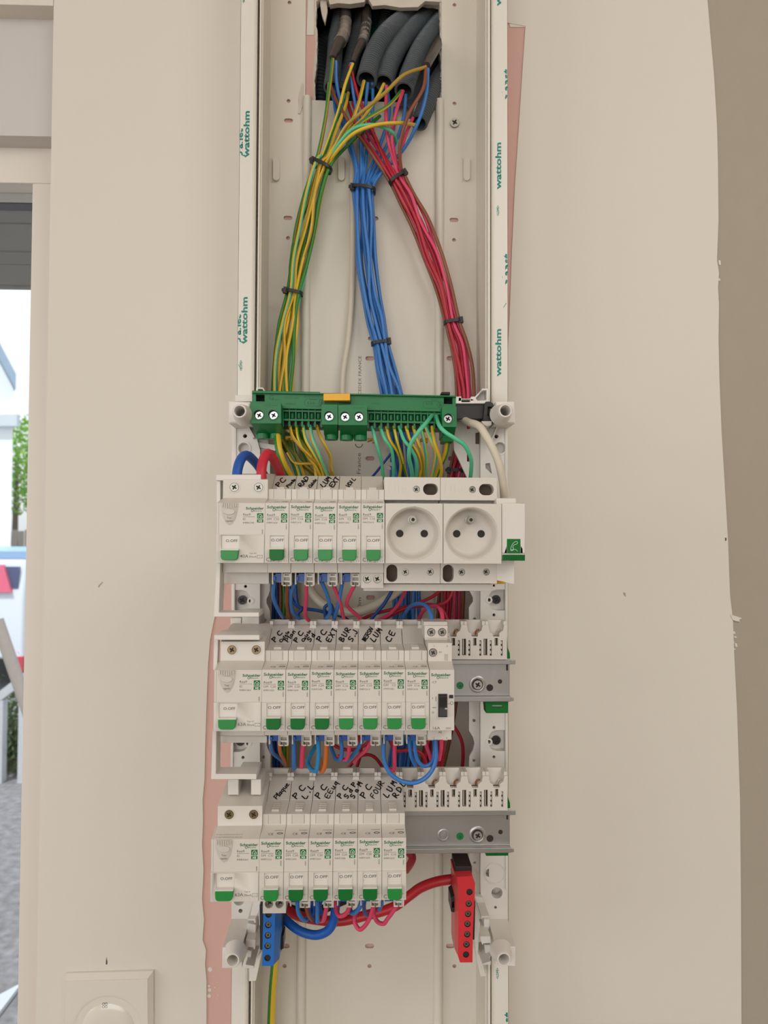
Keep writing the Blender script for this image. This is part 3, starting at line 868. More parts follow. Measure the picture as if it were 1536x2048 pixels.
bundle(gyc, gy_starts, gy_m, 1.75, 'earth_wire', ['green-yellow wire ' + t for t in ('from the mouth of the leftmost conduit', 'from the dark sheathed cable at the far left of the opening', 'with mint stripe rising in the second conduit', 'from the second sheathed cable, bending left into the bundle', 'close beside the leftmost brown wire of the opening', 'rising steeply into the widest grey conduit', 'with mint stripe from the conduit right of the widest one', 'arching from the upper right conduit to the left bundle', 'arching highest, from the brown-grey sheathed cable at the right', 'with mint stripe curling over the pink wires', 'bright yellow, curling out of the lowest right conduit', 'emerging from behind the other wires in mid opening')], 'green-yellow wires of the left bundle', 1)
blue_starts = [
    [(668, 172, 10), (672, 225, 14), (696, 290, 16), (712, 340, 20)],
    [(672, 122, 26), (674, 170, 22), (690, 240, 18), (712, 330, 20)],
    [(662, 182, 10), (690, 262, 12), (714, 330, 18)],
    [(702, 126, 24), (706, 180, 22), (718, 250, 16), (722, 330, 18)],
    [(736, 165, 26), (730, 220, 18), (724, 280, 14), (726, 340, 18)],
    [(745, 165, 24), (745, 220, 14), (735, 290, 12), (730, 340, 18)],
    [(775, 178, 22), (778, 230, 12), (760, 290, 10), (736, 350, 18)],
    [(790, 215, 8), (786, 260, 8), (764, 310, 10), (740, 355, 18)],
    [(812, 188, 26), (806, 240, 18), (784, 300, 12), (744, 360, 18)],
    [(835, 240, 16), (822, 275, 18), (790, 320, 14), (746, 362, 18)],
    [(856, 138, 42), (852, 190, 46), (836, 245, 44), (806, 300, 30), (760, 350, 20)],
]
blc = [(726, 379, 22, 9.5), (728, 440, 22, 9.5), (733, 520, 22, 9), (742, 590, 22, 8.8), (752, 640, 22, 8.2), (761, 686, 22, 7.0), (772, 735, 24, 8.5), (786, 800, 24, 9.5), (800, 880, 22, 12), (808, 1000, 18, 13), (812, 1100, 16, 13), (815, 1200, 16, 13), (815, 1300, 16, 13), (812, 1420, 16, 12), (800, 1540, 16, 11), (790, 1640, 18, 10)]
bundle(blc, blue_starts, [(W_BLUE, None)] * 11, 1.75, 'neutral_wire', ['blue wire ' + t for t in ('from the mouth of the leftmost conduit', 'from the left sheathed cable in the opening', 'leftmost of the middle bundle below the opening', 'from the second sheathed cable from the left', 'from the widest grey conduit, on its left side', 'from the widest grey conduit, on its right side', 'from the conduit right of the widest one', 'from the lower conduit behind the pink wires', 'from the upper right conduit beside a pink wire', 'from the lowest right conduit in the opening', 'swinging far right out of the brown-grey sheathed cable')], 'blue wires of the middle bundle', 2)
red_starts = [
    [(660, 168, 18), (675, 205, 22), (702, 250, 24), (745, 310, 26)],
    [(690, 190, 8), (712, 250, 16), (760, 322, 24)],
    [(700, 130, 25), (716, 190, 24), (736, 240, 24), (770, 320, 26)],
    [(705, 205, 2), (735, 268, 16), (776, 326, 24)],
    [(735, 250, 8), (757, 290, 22), (782, 335, 26)],
    [(773, 172, 28), (772, 230, 38), (776, 280, 36), (790, 330, 28)],
    [(806, 182, 32), (792, 225, 42), (784, 275, 38), (794, 330, 28)],
    [(826, 236, 22), (812, 268, 28), (800, 315, 28)],
    [(852, 136, 42), (846, 178, 50), (816, 232, 50), (800, 290, 40), (802, 335, 30)],
]
rdc = [(795, 357, 26, 7.2), (816, 398, 25, 8), (840, 448, 24, 8.4), (866, 510, 24, 8.2), (886, 575, 24, 7.6), (905, 644, 24, 6.6), (918, 690, 25, 7.4), (928, 740, 26, 8.0), (932, 800, 28, 8.6), (928, 880, 26, 9), (915, 960, 22, 10), (905, 1060, 18, 11), (902, 1200, 16, 12), (895, 1300, 16, 12), (885, 1420, 16, 12), (860, 1540, 16, 11), (830, 1640, 18, 10)]
bundle(rdc, red_starts, [(W_BRN, None), (W_RED, None), (W_RED2, None), (W_PINK, None), (W_RED, None), (W_PINK, None), (W_PINK, None), (W_PINK, None), (W_BRN, None)], 1.75, 'live_wire', ['brown wire from the left sheathed cable, crossing right', 'red wire from the second conduit, crossing right', 'deep red wire from the second sheathed cable, crossing right', 'pink wire low in the opening, crossing to the red bundle', 'red wire joining the right bundle under the green-yellow arch', 'pink wire dropping straight from the conduit right of the widest one', 'pink wire dropping from the upper right conduit', 'pink wire from the lowest right conduit', 'brown wire from the brown-grey sheathed cable at the right'], 'red and brown wires of the right bundle', 3)
# grey cable running down between the green-yellow and blue bundles
cable([(712, 280, 6), (704, 350, 8), (705, 420, 8), (705, 520, 8), (703, 600, 8), (696, 680, 9), (686, 750, 10), (684, 830, 10)], 3.0, W_CREAM, 'data_cable', 'slim cream data cable hanging between the green-yellow and blue bundles', 'cable')

def tie(px, py, h, hw, hd, ang, label, tail=1):
    """cable tie band around a bundle: half width, half depth (mm), angle of the band in the image (deg)"""
    X, Z = U(px, py, h); a = math.radians(-ang)
    mb = MB(); n = 28; wv = 1.6
    vs = []
    for i in range(n):
        t = 2 * math.pi * i / n
        u = hw * math.copysign(abs(math.cos(t)) ** 0.7, math.cos(t)); d = hd * math.copysign(abs(math.sin(t)) ** 0.7, math.sin(t))
        for s_, e in ((-wv, 1.0), (wv, 1.0), (wv, 1.14), (-wv, 1.14)):
            uu = u * e
            vs.append((X + uu * math.cos(a) - s_ * math.sin(a), Z + uu * math.sin(a) + s_ * math.cos(a), h + d * e))
    fs = []
    for i in range(n):
        j = (i + 1) % n
        for k in range(4):
            fs.append((4 * i + k, 4 * i + (k + 1) % 4, 4 * j + (k + 1) % 4, 4 * j + k))
    root = thing('cable_tie', label, 'cable tie', (X, Z, h), 'black cable ties')
    mb.add(vs, fs); mb.build('strap', M_BLACK, root)
    hx = -hw * 0.98 * tail
    hb = MB()
    def R(u, s_): return (X + u * math.cos(a) - s_ * math.sin(a), Z + u * math.sin(a) + s_ * math.cos(a))
    hb.prism([R(hx - 2.6, -3.2), R(hx + 2.2, -3.2), R(hx + 2.2, 3.0), R(hx - 2.6, 3.0)], h + 1, h + 6)
    hb.prism([R(hx - 4.2, -1.4), R(hx - 2.4, -1.4), R(hx - 2.4, 1.6), R(hx - 4.2, 1.6)], h + 2, h + 4.5)
    hb.build('head', M_BLACK, root, bevel=0.4)
tie(644, 333, 26, 9.6, 8.2, 26, 'black cable tie on the upper part of the green-yellow bundle')
tie(588, 586, 24, 8.0, 7.0, 10, 'black cable tie halfway down the green-yellow bundle')
tie(727, 380, 22, 11.0, 9, 7, 'black cable tie on the upper part of the blue bundle')
tie(761, 686, 22, 8.4, 7, -8, 'black cable tie low on the blue bundle', -1)
tie(795, 357, 26, 8.6, 7, -34, 'black cable tie where the red wires gather below the opening', -1)
tie(905, 644, 24, 8.0, 6.6, -8, 'black cable tie low on the red bundle', -1)
tie(917, 941, 22, 9.5, 8, 0, 'black cable tie on the red bundle just above the white sockets')
# ------------------------------------------------------------------ handwriting
GL = {
 'P': [[(0, 0), (.05, 1)], [(0, .95), (.45, .9), (.5, .6), (.05, .45)]],
 'C': [[(.55, .9), (.25, 1), (0, .6), (.1, .1), (.6, .05)]],
 'A': [[(0, 0), (.25, 1), (.5, 0)], [(.05, .4), (.5, .38)]],
 'R': [[(0, 0), (.05, 1), (.45, .85), (.4, .55), (.05, .5), (.55, 0)]],
 'D': [[(0, 0), (.05, 1), (.5, .75), (.5, .25), (0, 0)]],
 'L': [[(.1, 1), (0, .05), (.5, .0)]],
 'U': [[(0, 1), (.05, .1), (.35, .0), (.5, .3), (.5, 1)]],
 'M': [[(0, 0), (.1, 1), (.3, .4), (.5, 1), (.6, 0)]],
 'E': [[(.5, 1), (.0, .9), (.05, .05), (.5, 0)], [(.05, .5), (.4, .52)]],
 'X': [[(0, 0), (.5, 1)], [(0, 1), (.5, 0)]],
 'T': [[(0, .95), (.6, 1)], [(.3, 1), (.25, 0)]],
 'V': [[(0, 1), (.2, 0), (.5, 1)]],
 'I': [[(.1, 1), (.05, 0)]],
 'S': [[(.5, .9), (.15, 1), (.05, .65), (.45, .4), (.35, .05), (0, .05)]],
 'J': [[(.4, 1), (.4, .2), (.2, 0), (0, .15)]],
 'B': [[(0, 0), (.05, 1), (.45, .8), (.1, .5), (.5, .3), (.4, .05), (0, 0)]],
 'F': [[(.5, 1), (.05, .95), (0, 0)], [(.05, .5), (.4, .52)]],
 'O': [[(.25, 1), (0, .6), (.1, .05), (.4, .05), (.5, .6), (.25, 1)]],
 'N': [[(0, 0), (.05, 1), (.45, 0), (.5, 1)]],
 'o': [[(.2, .6), (0, .35), (.1, .02), (.35, .05), (.4, .45), (.2, .6)]],
 'e': [[(.0, .3), (.35, .35), (.25, .6), (.02, .4), (.08, .02), (.4, .05)]],
 'l': [[(.05, 0), (.2, 1), (.05, .9), (.1, .05), (.25, .0)]],
 'u': [[(0, .6), (.05, .05), (.3, .1), (.38, .6), (.4, 0)]],
 'i': [[(.05, .6), (.05, 0)], [(.08, .85), (.1, .9)]],
 's': [[(.3, .55), (.05, .5), (.3, .2), (.2, .0), (0, .03)]],
 'n': [[(0, 0), (.05, .6), (.08, .4), (.3, .55), (.35, 0)]],
 'a': [[(.35, .55), (.05, .5), (.05, .05), (.3, .1), (.35, .6), (.4, 0)]],
 'd': [[(.35, .5), (.05, .45), (.05, .05), (.35, .1), (.4, 1), (.42, 0)]],
 'q': [[(.35, .55), (.05, .5), (.05, .1), (.35, .15), (.38, .6), (.35, -.4)]],
 'c': [[(.35, .5), (.1, .6), (0, .2), (.3, .0)]],
 'g': [[(.35, .55), (.05, .5), (.05, .1), (.35, .15), (.38, .6), (.3, -.35), (.05, -.3)]],
 'p': [[(0, -.4), (.05, .6), (.35, .5), (.35, .15), (.05, .1)]],
 '.': [[(.1, 0), (.14, .05)]], ' ': [], '-': [[(.05, .4), (.3, .42)]],
 '#': [[(0, .1), (.5, .9)], [(.0, .9), (.5, .1)], [(.25, 0), (.25, 1)], [(0, .5), (.5, .5)], [(.1, .1), (.1, .9), (.3, .2)]],
}
def scribble(mb, lines, x, b0, fn, vis, stretch, ang, rnd, gap):
    """hand lettering in the plane of the label as the writer saw it: vis = seen height, stretch = true / seen"""
    for li, t in enumerate(lines):
        n = len(t); a = math.radians(ang + rnd.uniform(-4, 4))
        adv = {1: 6.0, 2: 5.6, 3: 4.3}.get(n, 12.6 / n) * vis / 14.6
        size = {1: 5.4, 2: 5.2, 3: 4.7}.get(n, min(4.6, max(3.0, adv * 1.5))) * (0.82 + 0.18 * vis / 14.6)
        if len(lines) > 2: size *= 0.86
        ox = x + li * gap; ob = b0 + rnd.uniform(-0.2, 0.5); cx = 0.0
        for ch in t:
            for st in GL.get(ch, []):
                pts = []
                for (p, q) in st:
                    p = p * size * 1.05 + cx; q = q * size * 0.86
                    p += rnd.uniform(-.1, .1); q += rnd.uniform(-.1, .1)
                    pts.append((ox + p * math.cos(a) - q * math.sin(a), (ob + p * math.sin(a) + q * math.cos(a))))
                if len(pts) > 2:
                    pts = [(v.x, v.y) for v in catmull([(p[0], p[1], 0) for p in pts], 4)]
                mb.ribbon(pts, 1.0 if n < 4 else 0.82, lambda p, q: fn(p, min(23.3, q * stretch)))
            cx += adv * (0.55 if ch in 'il.' else 1.0)
# ------------------------------------------------------------------ rails
ZR2 = U(960, 1361.5, 134)[1]; ZR3 = U(960, 1664, 134)[1]
PITCH = (ZR2 - ZR3)
ZR = {1: ZR2 + PITCH, 2: ZR2, 3: ZR3}
RX1 = U(1026, 1362, 134)[0]; RX0 = -RX1 + 2 * U(742, 1362, 134)[0]
HR = 134.0
def rail(row, label):
    zr = ZR[row]
    RT = thing('din_rail', label, 'rail', (RX0, zr, 125), 'mounting rails')
    mb = MB((0, zr, 0))
    e = RX1
    prof = [(HR, 17.5), (HR, 13.4), (HR - 6.3, 13.4), (HR - 6.3, -13.4), (HR, -13.4), (HR, -17.5), (HR - 1.2, -17.5), (HR - 1.2, -14.6), (HR - 7.5, -14.6), (HR - 7.5, 14.6), (HR - 1.2, 14.6), (HR - 1.2, 17.5)]
    mb.side(prof, RX0 + 4, RX1 - 1.5)
    mb.box(RX1 - 1.6, RX1 + 2.2, 13.6, 17.3, HR - 1.4, HR - 0.2)
    mb.box(RX1 - 1.6, RX1 + 0.8, -17.2, -14, HR - 1.4, HR - 0.4)
    mb.build('rail', M_STEEL, RT, bevel=0.5)
    dk = MB(); 
    def hol(px, py, r, mbx, h=HR - 6.25, h2=None):
        x, z = U(px, py, h); mbx.cyl(x, z, h - 0.3, h if h2 is None else h2, r, 20); return x, z
    if row == 2:
        pts = dict(screw=(955, 1369), green=(920, 1371), hole=(979.5, 1375.5), small=(1000, 1363), stud=None)
    elif row == 3:
        pts = dict(screw=(955, 1670), green=(920, 1672.5), hole=(980, 1677), small=(1001, 1664), stud=(887, 1671))
    else: pts = None
    if pts:
        hol(*pts['hole'], 2.9, dk); hol(*pts['small'], 1.9, dk)
        x, z = U(*pts['small'], HR)
        dk.box(RX1 - 4.5, RX1 - 3, z + 8, z + 13, HR - 6.4, HR - 6.0)
        dk.build('fixing_hole', M_DARK, RT)
        x, z = U(*pts['green'], HR - 6)
        gp = MB(); gp.lathe(x, z, [(3.0, HR - 6.3), (3.0, HR - 5.6), (1.3, HR - 5.6), (1.3, HR - 6.25), (0.01, HR - 6.2)], 20)
        gp.build('green_plug', M_GREENBAR, RT, sharp=40)
        x, z = U(*pts['screw'], HR - 6)
        cs = MB(); cs.lathe(x, z, [(7.2, HR - 6.28), (5.8, HR - 5.5), (4.9, HR - 5.7), (4.4, HR - 6.2)], 28)
        if pts['stud']:
            x2, z2 = U(*pts['stud'], HR - 6)
            cs.lathe(x2, z2, [(5.4, HR - 6.28), (4.2, HR - 5.7), (3.4, HR - 6.1), (2.9, HR - 6.0), (2.7, HR - 5.2), (0.01, HR - 5.1)], 24)
        cs.build('countersink', M_STEEL, RT, sharp=60)
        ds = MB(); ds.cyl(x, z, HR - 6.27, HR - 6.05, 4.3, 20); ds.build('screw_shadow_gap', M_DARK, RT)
        screw_mb(x, z, HR - 4.2, 3.7).build('screw', [M_CHROME, M_DARK], RT)
    # end clip and support
    cl = MB((0, zr, 0)); xx = RX1 - 20
    if row == 1: return RT
    if row == 2:
        cl.prism([(RX1 - 22, -28), (RX1 - 3.5, -28), (RX1 - 3, -17), (RX1 - 23, -17)], 118, 130, [[(RX1 - 17, -23), (RX1 - 8, -23), (RX1 - 8, -21.4), (RX1 - 17, -21.4)]])
    else:
        cl.prism([(RX1 - 22, -21.5), (RX1 - 3.5, -21.5), (RX1 - 3, -17), (RX1 - 23, -17)], 118, 130)
    cl.prism([(RX1 - 5.8, 17.5), (RX1 - 1.3, 17.5), (RX1 - 1.6, 22), (RX1 - 3.4, 27), (RX1 - 3.8, 36), (RX1 - 6.0, 36)], 120, 129)
    cl.build('end_clip', M_ROCK2, RT, bevel=0.4)
    if row == 2:
        s2 = MB((0, zr, 0)); s2.box(RX1 - 17.5, RX1 - 7.5, -22.9, -20.8, 124, 127); s2.build('clip_slot', M_FRAME, RT)
    sp2 = MB((0, zr, 0))
    for xa, xb in ((RX1 - 24, RX1 - 6), (RX0 + 6, RX0 + 24)):
        sp2.box(xa, xb, -12, 12, 74.2, 126.4)
    sp2.build('support_post', M_FRAME, RT)
    return RT
rail(1, 'upper mounting rail hidden behind the top row of breakers and the two sockets')
rail(2, 'zinc-plated mounting rail of the middle row, bare at its right end')
rail(3, 'zinc-plated mounting rail of the bottom row, bare at its right half')

# distribution comb behind the upper terminals of rows 2 and 3 (and 1)
def comb(row, x0, n, label):
    zr = ZR[row]
    CT = thing('comb_busbar', label, 'busbar', (x0, zr + 17.6, 110), 'distribution combs')
    w_ = 18.0; h1 = 135.5
    bd = MB((0, zr, 0))
    holes = []; outer = [(x0, 18), (x0 + n * w_, 18)]
    tp = []
    for i in range(n):
        a = x0 + i * w_; c = a + 9
        tp += [(a + .01, 46.5), (a + 2.2, 46.5), (a + 3.2, 42.0), (c - 5.2, 40.5), (c - 3.4, 39.8), (c - 2.5, 36.9), (c + 2.5, 36.9), (c + 2.7, 39.8), (c + 4.6, 41.4), (c + 5.6, 42.0), (c + 6.6, 46.5)]
        holes.append([(c - 1.4, 29.5), (c + 1.4, 29.5), (c + 1.4, 35.8), (c - 1.4, 35.8)])
        if i: holes.append([(a - 1.6, 21.4), (a + 1.6, 21.4), (a + 1.6, 35.2), (a - 1.6, 35.2)])
        for s_ in (-1, 1):
            q = c + s_ * 4.6
            holes.append([(q - .8, 21.0), (q + .8, 21.0), (q + .8, 33.8), (q - .8, 33.8)])
    tp += [(x0 + n * w_, 46.5)]
    bd.prism(outer + list(reversed(tp)), h1 - 5, h1, holes)
    bd.build('front_cover', M_WHITE, CT)
    bk = MB((0, zr, 0)); bk.box(x0 + .2, x0 + n * w_ - .2, 18.2, 37, h1 - 16, h1 - 8.0)
    bk.build('slot_back', M_SHADE, CT)
    fb = MB((0, zr, 0))
    fb.side([(h1 - 16, 36.9), (h1 - 7.2, 36.9), (h1 - 9, 41), (h1 - 13, 49.5), (h1 - 16, 49.5)], x0, x0 + n * w_)
    for i in range(n + 1):
        a = x0 + i * w_
        fb.box(max(x0, a - 2.6), min(x0 + n * w_, a - .15), 46.2, 49.5, h1 - 13, h1 - 2.0) if i else None
        fb.box(max(x0, a + .15), min(x0 + n * w_, a + 2.6), 46.2, 49.5, h1 - 13, h1 - 2.0) if i < n else None
    fb.build('funnel_back', M_WHITE, CT)
    # serrated strips and contact blades in the slots
    zz = MB((0, zr, 0)); cu = MB((0, zr, 0)); gr = MB((0, zr, 0))
    for i in range(n):
        c = x0 + i * w_ + 9
        for s_ in (-1, 1):
            for k in range(3):
                zz.box(c + s_ * 4.6 - .45, c + s_ * 4.6 + .45, 22.6 + k * 4, 25.0 + k * 4, h1 - 5, h1 - 1.2)
        gr.box(c - .7, c + .1, 29.8, 35.6, h1 - 7.6, h1 - 3)
        if i: gr.box(c - 9 - .7, c - 9 + .2, 21.8, 35.0, h1 - 7.6, h1 - 2)
        m_ = cu if i < n - 1 else gr
        m_.tube(catmull([(c + 1.2, 38.0, h1 - 5.5), (c + 1.5, 40.6, h1 - 4.5), (c + 2.6, 42.2, h1 - 3.6), (c + 4.0, 42.0, h1 - 4.4)], 4), 0.75, 8)
    zz.build('serration', M_WHITE2, CT); gr.build('contact_blade', M_GREYP, CT); cu.build('copper_contact', M_COPPER, CT)
    return CT
CX3 = U(1015, 1590, 135.5)[0]
CX2 = U(1014, 1290, 135.5)[0]
comb(2, CX2 - 18 * 11, 11, 'white distribution comb on top of the middle rail, open slots showing at the right')
comb(3, CX3 - 18 * 11, 11, 'white distribution comb on top of the bottom rail, open slots showing at the right')

# ------------------------------------------------------------------ modular devices (local: X from the left side, Z from the rail centre, h from the rail face)
_logo = []
def logo(mb, x, z, h, wd):
    vs, fs, w0 = text_geo('Schneider', 0.028)
    s_ = 3.0 * wd / 15.0
    mb.text('Schneider', x, z, h, s_, sx=wd / (w0 * s_), bold=0.028)
    mb.text('Electric', x + wd * 0.44, z - 1.75 * wd / 15, h, 1.75 * wd / 15, sx=1.28, bold=0.004)
    cx_, cz_ = x + wd * 0.36, z - 1.0 * wd / 15
    pts = [(cx_ + 0.9 * wd / 15 * math.cos(t) + .25 * math.sin(t), cz_ + 1.0 * wd / 15 * math.sin(t)) for t in [2 * math.pi * k / 12 for k in range(13)]]
    mb.ribbon(pts, 0.42 * wd / 15, lambda a, b: (a, b, h))
def badge(root, x, z, off, w_=4.6):
    g_ = MB(off); g_.prism(rrect(x, z - 4.0, x + w_, z, .35, 2), HF - .02, HF + .05); g_.prism(rrect(x, z - 7.0, x + w_, z - 4.5, .35, 2), HF - .02, HF + .05)
    g_.build('green_badge', M_INKG if False else M_ROCK2, root)
    w2 = MB(off); fn = lambda a, b: (a, b, HF + .09)
    c = x + w_ / 2
    w2.ribbon([(x + .9, z - 3.3), (x + .9, z - 1.9), (c, z - .6), (x + w_ - .9, z - 1.9), (x + w_ - .9, z - 3.3), (c - .2, z - 3.3), (c - .2, z - 2.4), (c + .7, z - 2.3)], .38, fn)
    w2.text('XE', c, z - 6.55, HF + .09, 2.2, align='C', bold=.03, sx=1.1)
    w2.build('badge_print', M_WINK, root)
HF = 62.0; HN = 63.2; HS = 44.0
def body_prof(zt=45):
    return [(-8, -30), (28, -30), (28, -33), (HS, -33), (HS, -25.4), (HF, -24.8), (HF, 20.5), (HS + 1, 23.4), (HS, 24.2), (HS, 32), (18, 33.6), (-3, 46), (-8, 46)]
def breaker(x0, row, code, sub, label, lines, deep=False, screwed=False, dz=0.0, seed=0, w_=17.75, tilt=52):
    zr = ZR[row]; O = (x0, zr, HR); off = O
    root = thing('circuit_breaker', label, 'circuit breaker', O, 'circuit breakers')
    rnd = random.Random(seed + 11)
    b = MB(off); b.side(body_prof(), 0, w_)
    b.prism([(0, -24.8), (w_, -24.8), (w_, -3.6), (0, -3.6)], HF - .3, HN, [[(4.0, -15.2), (14.6, -15.2), (14.6, -4.3), (4.0, -4.3)]])
    b.build('body', M_WHITE, root, bevel=0.25)
    t = MB(off)                                    # vertical score lines and shoulder panel, ribs of the terminal cover
    t.box(4.2, 13.4, 24.6, 31.6, HS - .1, HS + .16)
    for k in range(4):
        zz = 31.95
        t.box(6.0, 11.8, 32.0, 33.9, 24 + k * 4.4, 25.9 + k * 4.4)
    t.box(0.4, w_ - .4, 32.0, 34.3, 16.6, 18.6)
    t.build('terminal_cover', M_LABEL, root, bevel=0.15)
    sl_ = MB(off)
    for xs in (4.1, 13.5): sl_.box(xs, xs + .13, 24.6, 31.7, HS - .05, HS + .2)
    sl_.build('score_line', M_SHADE, root)
    # label surface
    lf = lambda a, q: (a, 33.6 + q * 0.508, 18.6 - q * 0.861 + .55)
    lb = MB(off)
    lb.add([lf(.25, .3), lf(w_ - .15, .3), lf(w_ - .15, 23.6), lf(.25, 23.6), *[(p[0], p[1] - .3, p[2] - .5) for p in (lf(.25, .3), lf(w_ - .15, .3), lf(w_ - .15, 23.6), lf(.25, 23.6))]],
           [(0, 1, 2, 3), (4, 5, 6, 7), (0, 1, 5, 4), (1, 2, 6, 5), (2, 3, 7, 6), (3, 0, 4, 7)])
    L_ = lb.build('label_strip', M_LABEL, root)
    if lines:
        hw_ = MB(off); lf2 = lambda a, q: (a, 33.6 + q * 0.508 + .06, 18.6 - q * 0.861 + .68)
        vis = {1: 11.5, 2: 14.6, 3: 19.0}[row]
        scribble(hw_, lines, (5.6 if len(lines) < 3 else 4.6) if len(lines) > 1 else 8.0, 1.2, lf2, vis, 23.6 / vis, tilt + 6, rnd, 7.4 if len(lines) < 3 else 5.2)
        hw_.build('handwriting', M_PEN, root, sharp=180)
    # rocker and its window
    r_ = MB(off); r_.box(4.15, 14.45, -15.2, -4.5, HF - .6, HF + .15); r_.box(4.3, 14.3, -12.1, -11.7, HF, HF + .5)
    r_.box(4.3, 14.3, -10.3, -10.1, HF, HF + .4)
    r_.build('toggle_window', M_WHITE2, root)
    r2 = MB(off)
    pr = rrect(4.0, -22.4, 14.6, -14.2, 2.4, 4); pr = [(min(max(a, 4.0), 14.6), q) for a, q in pr]
    top_ = [(14.8, -14.4), (3.8, -14.4)]
    bot = [(p[0], p[1]) for p in rrect(3.9, -22.6, 14.7, -12, 2.6, 4) if p[1] < -17]
    sh = top_ + bot
    r2.loft([(a, q) for a, q in sh], HF, [(a + (9.3 - a) * .04, q) for a, q in sh], HF + 6.2)
    r2.build('rocker', M_ROCK2 if deep else M_ROCK1, root, bevel=0.5)
    r3 = MB(off); r3.box(4.0, 14.6, -14.5, -13.6, HF, HF + 5.6); r3.build('rocker_edge', M_WHITE2, root, bevel=.15)
    tx = MB(off); zt = 16.3 + dz
    logo(tx, 1.3, zt, HF + .08, 14.9); tx.build('green_print', M_INKG, root, sharp=180)
    badge(root, 11.9, 12.6 + dz, off)
    tg = MB(off); hh = HF + .08
    tg.text('Resi9', 1.2, 10.6 + dz, hh, 2.4, sx=1.2, bold=.004); tg.box(1.2, 10.4, 9.75 + dz, 9.95 + dz, HF, hh)
    tg.text('DM', 1.2, 7.5 + dz, hh, 2.2, sx=1.1); tg.text(code, 10.4, 7.5 + dz, hh, 2.2, sx=1.1, align='R')
    tg.text(sub, 1.2, 4.9 + dz, hh, 1.7, sx=1.1)
    tg.text('2049%02d' % (seed % 90 + 10), 16.4, 0.6 + dz, hh, 1.3, rot=math.pi / 2, bold=.01)
    tg.text('O.OFF', 4.6, -8.6, hh + .1, 3.0, sx=1.14, bold=.02)
    tg.text(code, 1.0, -23.5, HN + .06, 4.0, sx=1.0, bold=.005)
    tg.text('V~', 14.8, -20.6, HN + .06, 1.7); tg.text('N  1', 10.0, -24.2, HN + .06, 1.6); tg.text('2  3', 14.2, -23.6, HN + .06, 1.6)
    fn = lambda a, q: (a, 20.6 + q * .17, HF - q + .1)
    tg.text('CE', 5.5, 5, 0, 3.4, fn=lambda a, q: (a, 20.6 + (q - 5 + 5) * .17, HF - q + .08))
    tg.ribbon([(14.3 + 2.0 * math.cos(t_), 7 + 1.0 * math.sin(t_)) for t_ in [2 * math.pi * k / 12 for k in range(13)]], .7, fn)
    tg.text('SCHNEIDER', 10, 10.5, 0, 1.3, fn=lambda a, q: (a, 20.6 + q * .17, HF - q + .08))
    tg.build('grey_print', M_INK, root, sharp=180)
    # lower terminals
    if screwed:
        s_ = MB(off); 
        s_.prism([(0.1, -45), (w_ - .1, -45), (w_ - .1, -33.05), (0.1, -33.05)], 0, 40, [circ(4.9, -38, 3.2, 20), circ(12.9, -38, 3.2, 20)])
        s_.box(.2, w_ - .2, -44.9, -33.1, 26, 27)
        s_.build('terminal_block', M_WHITE, root, bevel=.2)
        for cx_ in (4.9, 12.9):
            screw_mb(x0 + cx_, zr - 38, HR + 37.0, 3.1).build('terminal_screw', [M_SCREW, M_DARK], root)
    else:
        s_ = MB(off); s_.box(2.2, 3.2, -42.6, -33, 2, 34); s_.box(10.0, 10.6, -43, -33, 2, 36); s_.box(17.0, w_, -43, -33, 2, 36)
        s_.box(2.2, 17, -33.6, -33.0, 2, 28); s_.box(2.4, 17.2, -42, -34, -6, 20)
        s_.build('terminal_frame', M_WHITE, root)
        t1 = MB(off); t1.box(3.3, 9.9, -40.6, -35.2, 10, 32); t1.box(4.9, 9.9, -36, -34.2, 14, 33); t1.box(3.0, 5, -39.5, -36.6, 30, 34.4)
        t1.build('blue_terminal', M_BLUET, root, bevel=.2)
        t2 = MB(off)
        t2.prism([(10.7, -44.0), (16.9, -44.0), (16.9, -34.0), (10.7, -34.0)], 14, 34, [[(11.6, -39.6), (16.2, -39.6), (16.2, -37.0), (11.6, -37.0)], [(11.4, -43.0), (13.2, -43.0), (13.2, -41.0), (11.4, -41.0)], [(14.6, -43.0), (16.2, -43.0), (16.2, -41.0), (14.6, -41.0)], [(12.2, -35.6), (15.6, -35.6), (15.6, -34.8), (12.2, -34.8)]])
        t2.build('white_terminal', M_WHITE2, root, bevel=.15)
        t3 = MB(off); t3.box(10.9, 16.7, -43.4, -34.2, 15, 31.0); t3.build('terminal_clamp', M_GREYP, root)
        t4 = MB(off); t4.box(13.5, 14.3, -44.4, -40.8, 30, 34.6); t4.box(11.6, 12.2, -42.8, -41.0, 31, 33); t4.build('contact_tip', M_SHADE, root)
    return root

XR = {1: U(433, 1065, HR + HF)[0], 2: U(428, 1395, HR + HF)[0], 3: U(422, 1735, HR + HF)[0]}
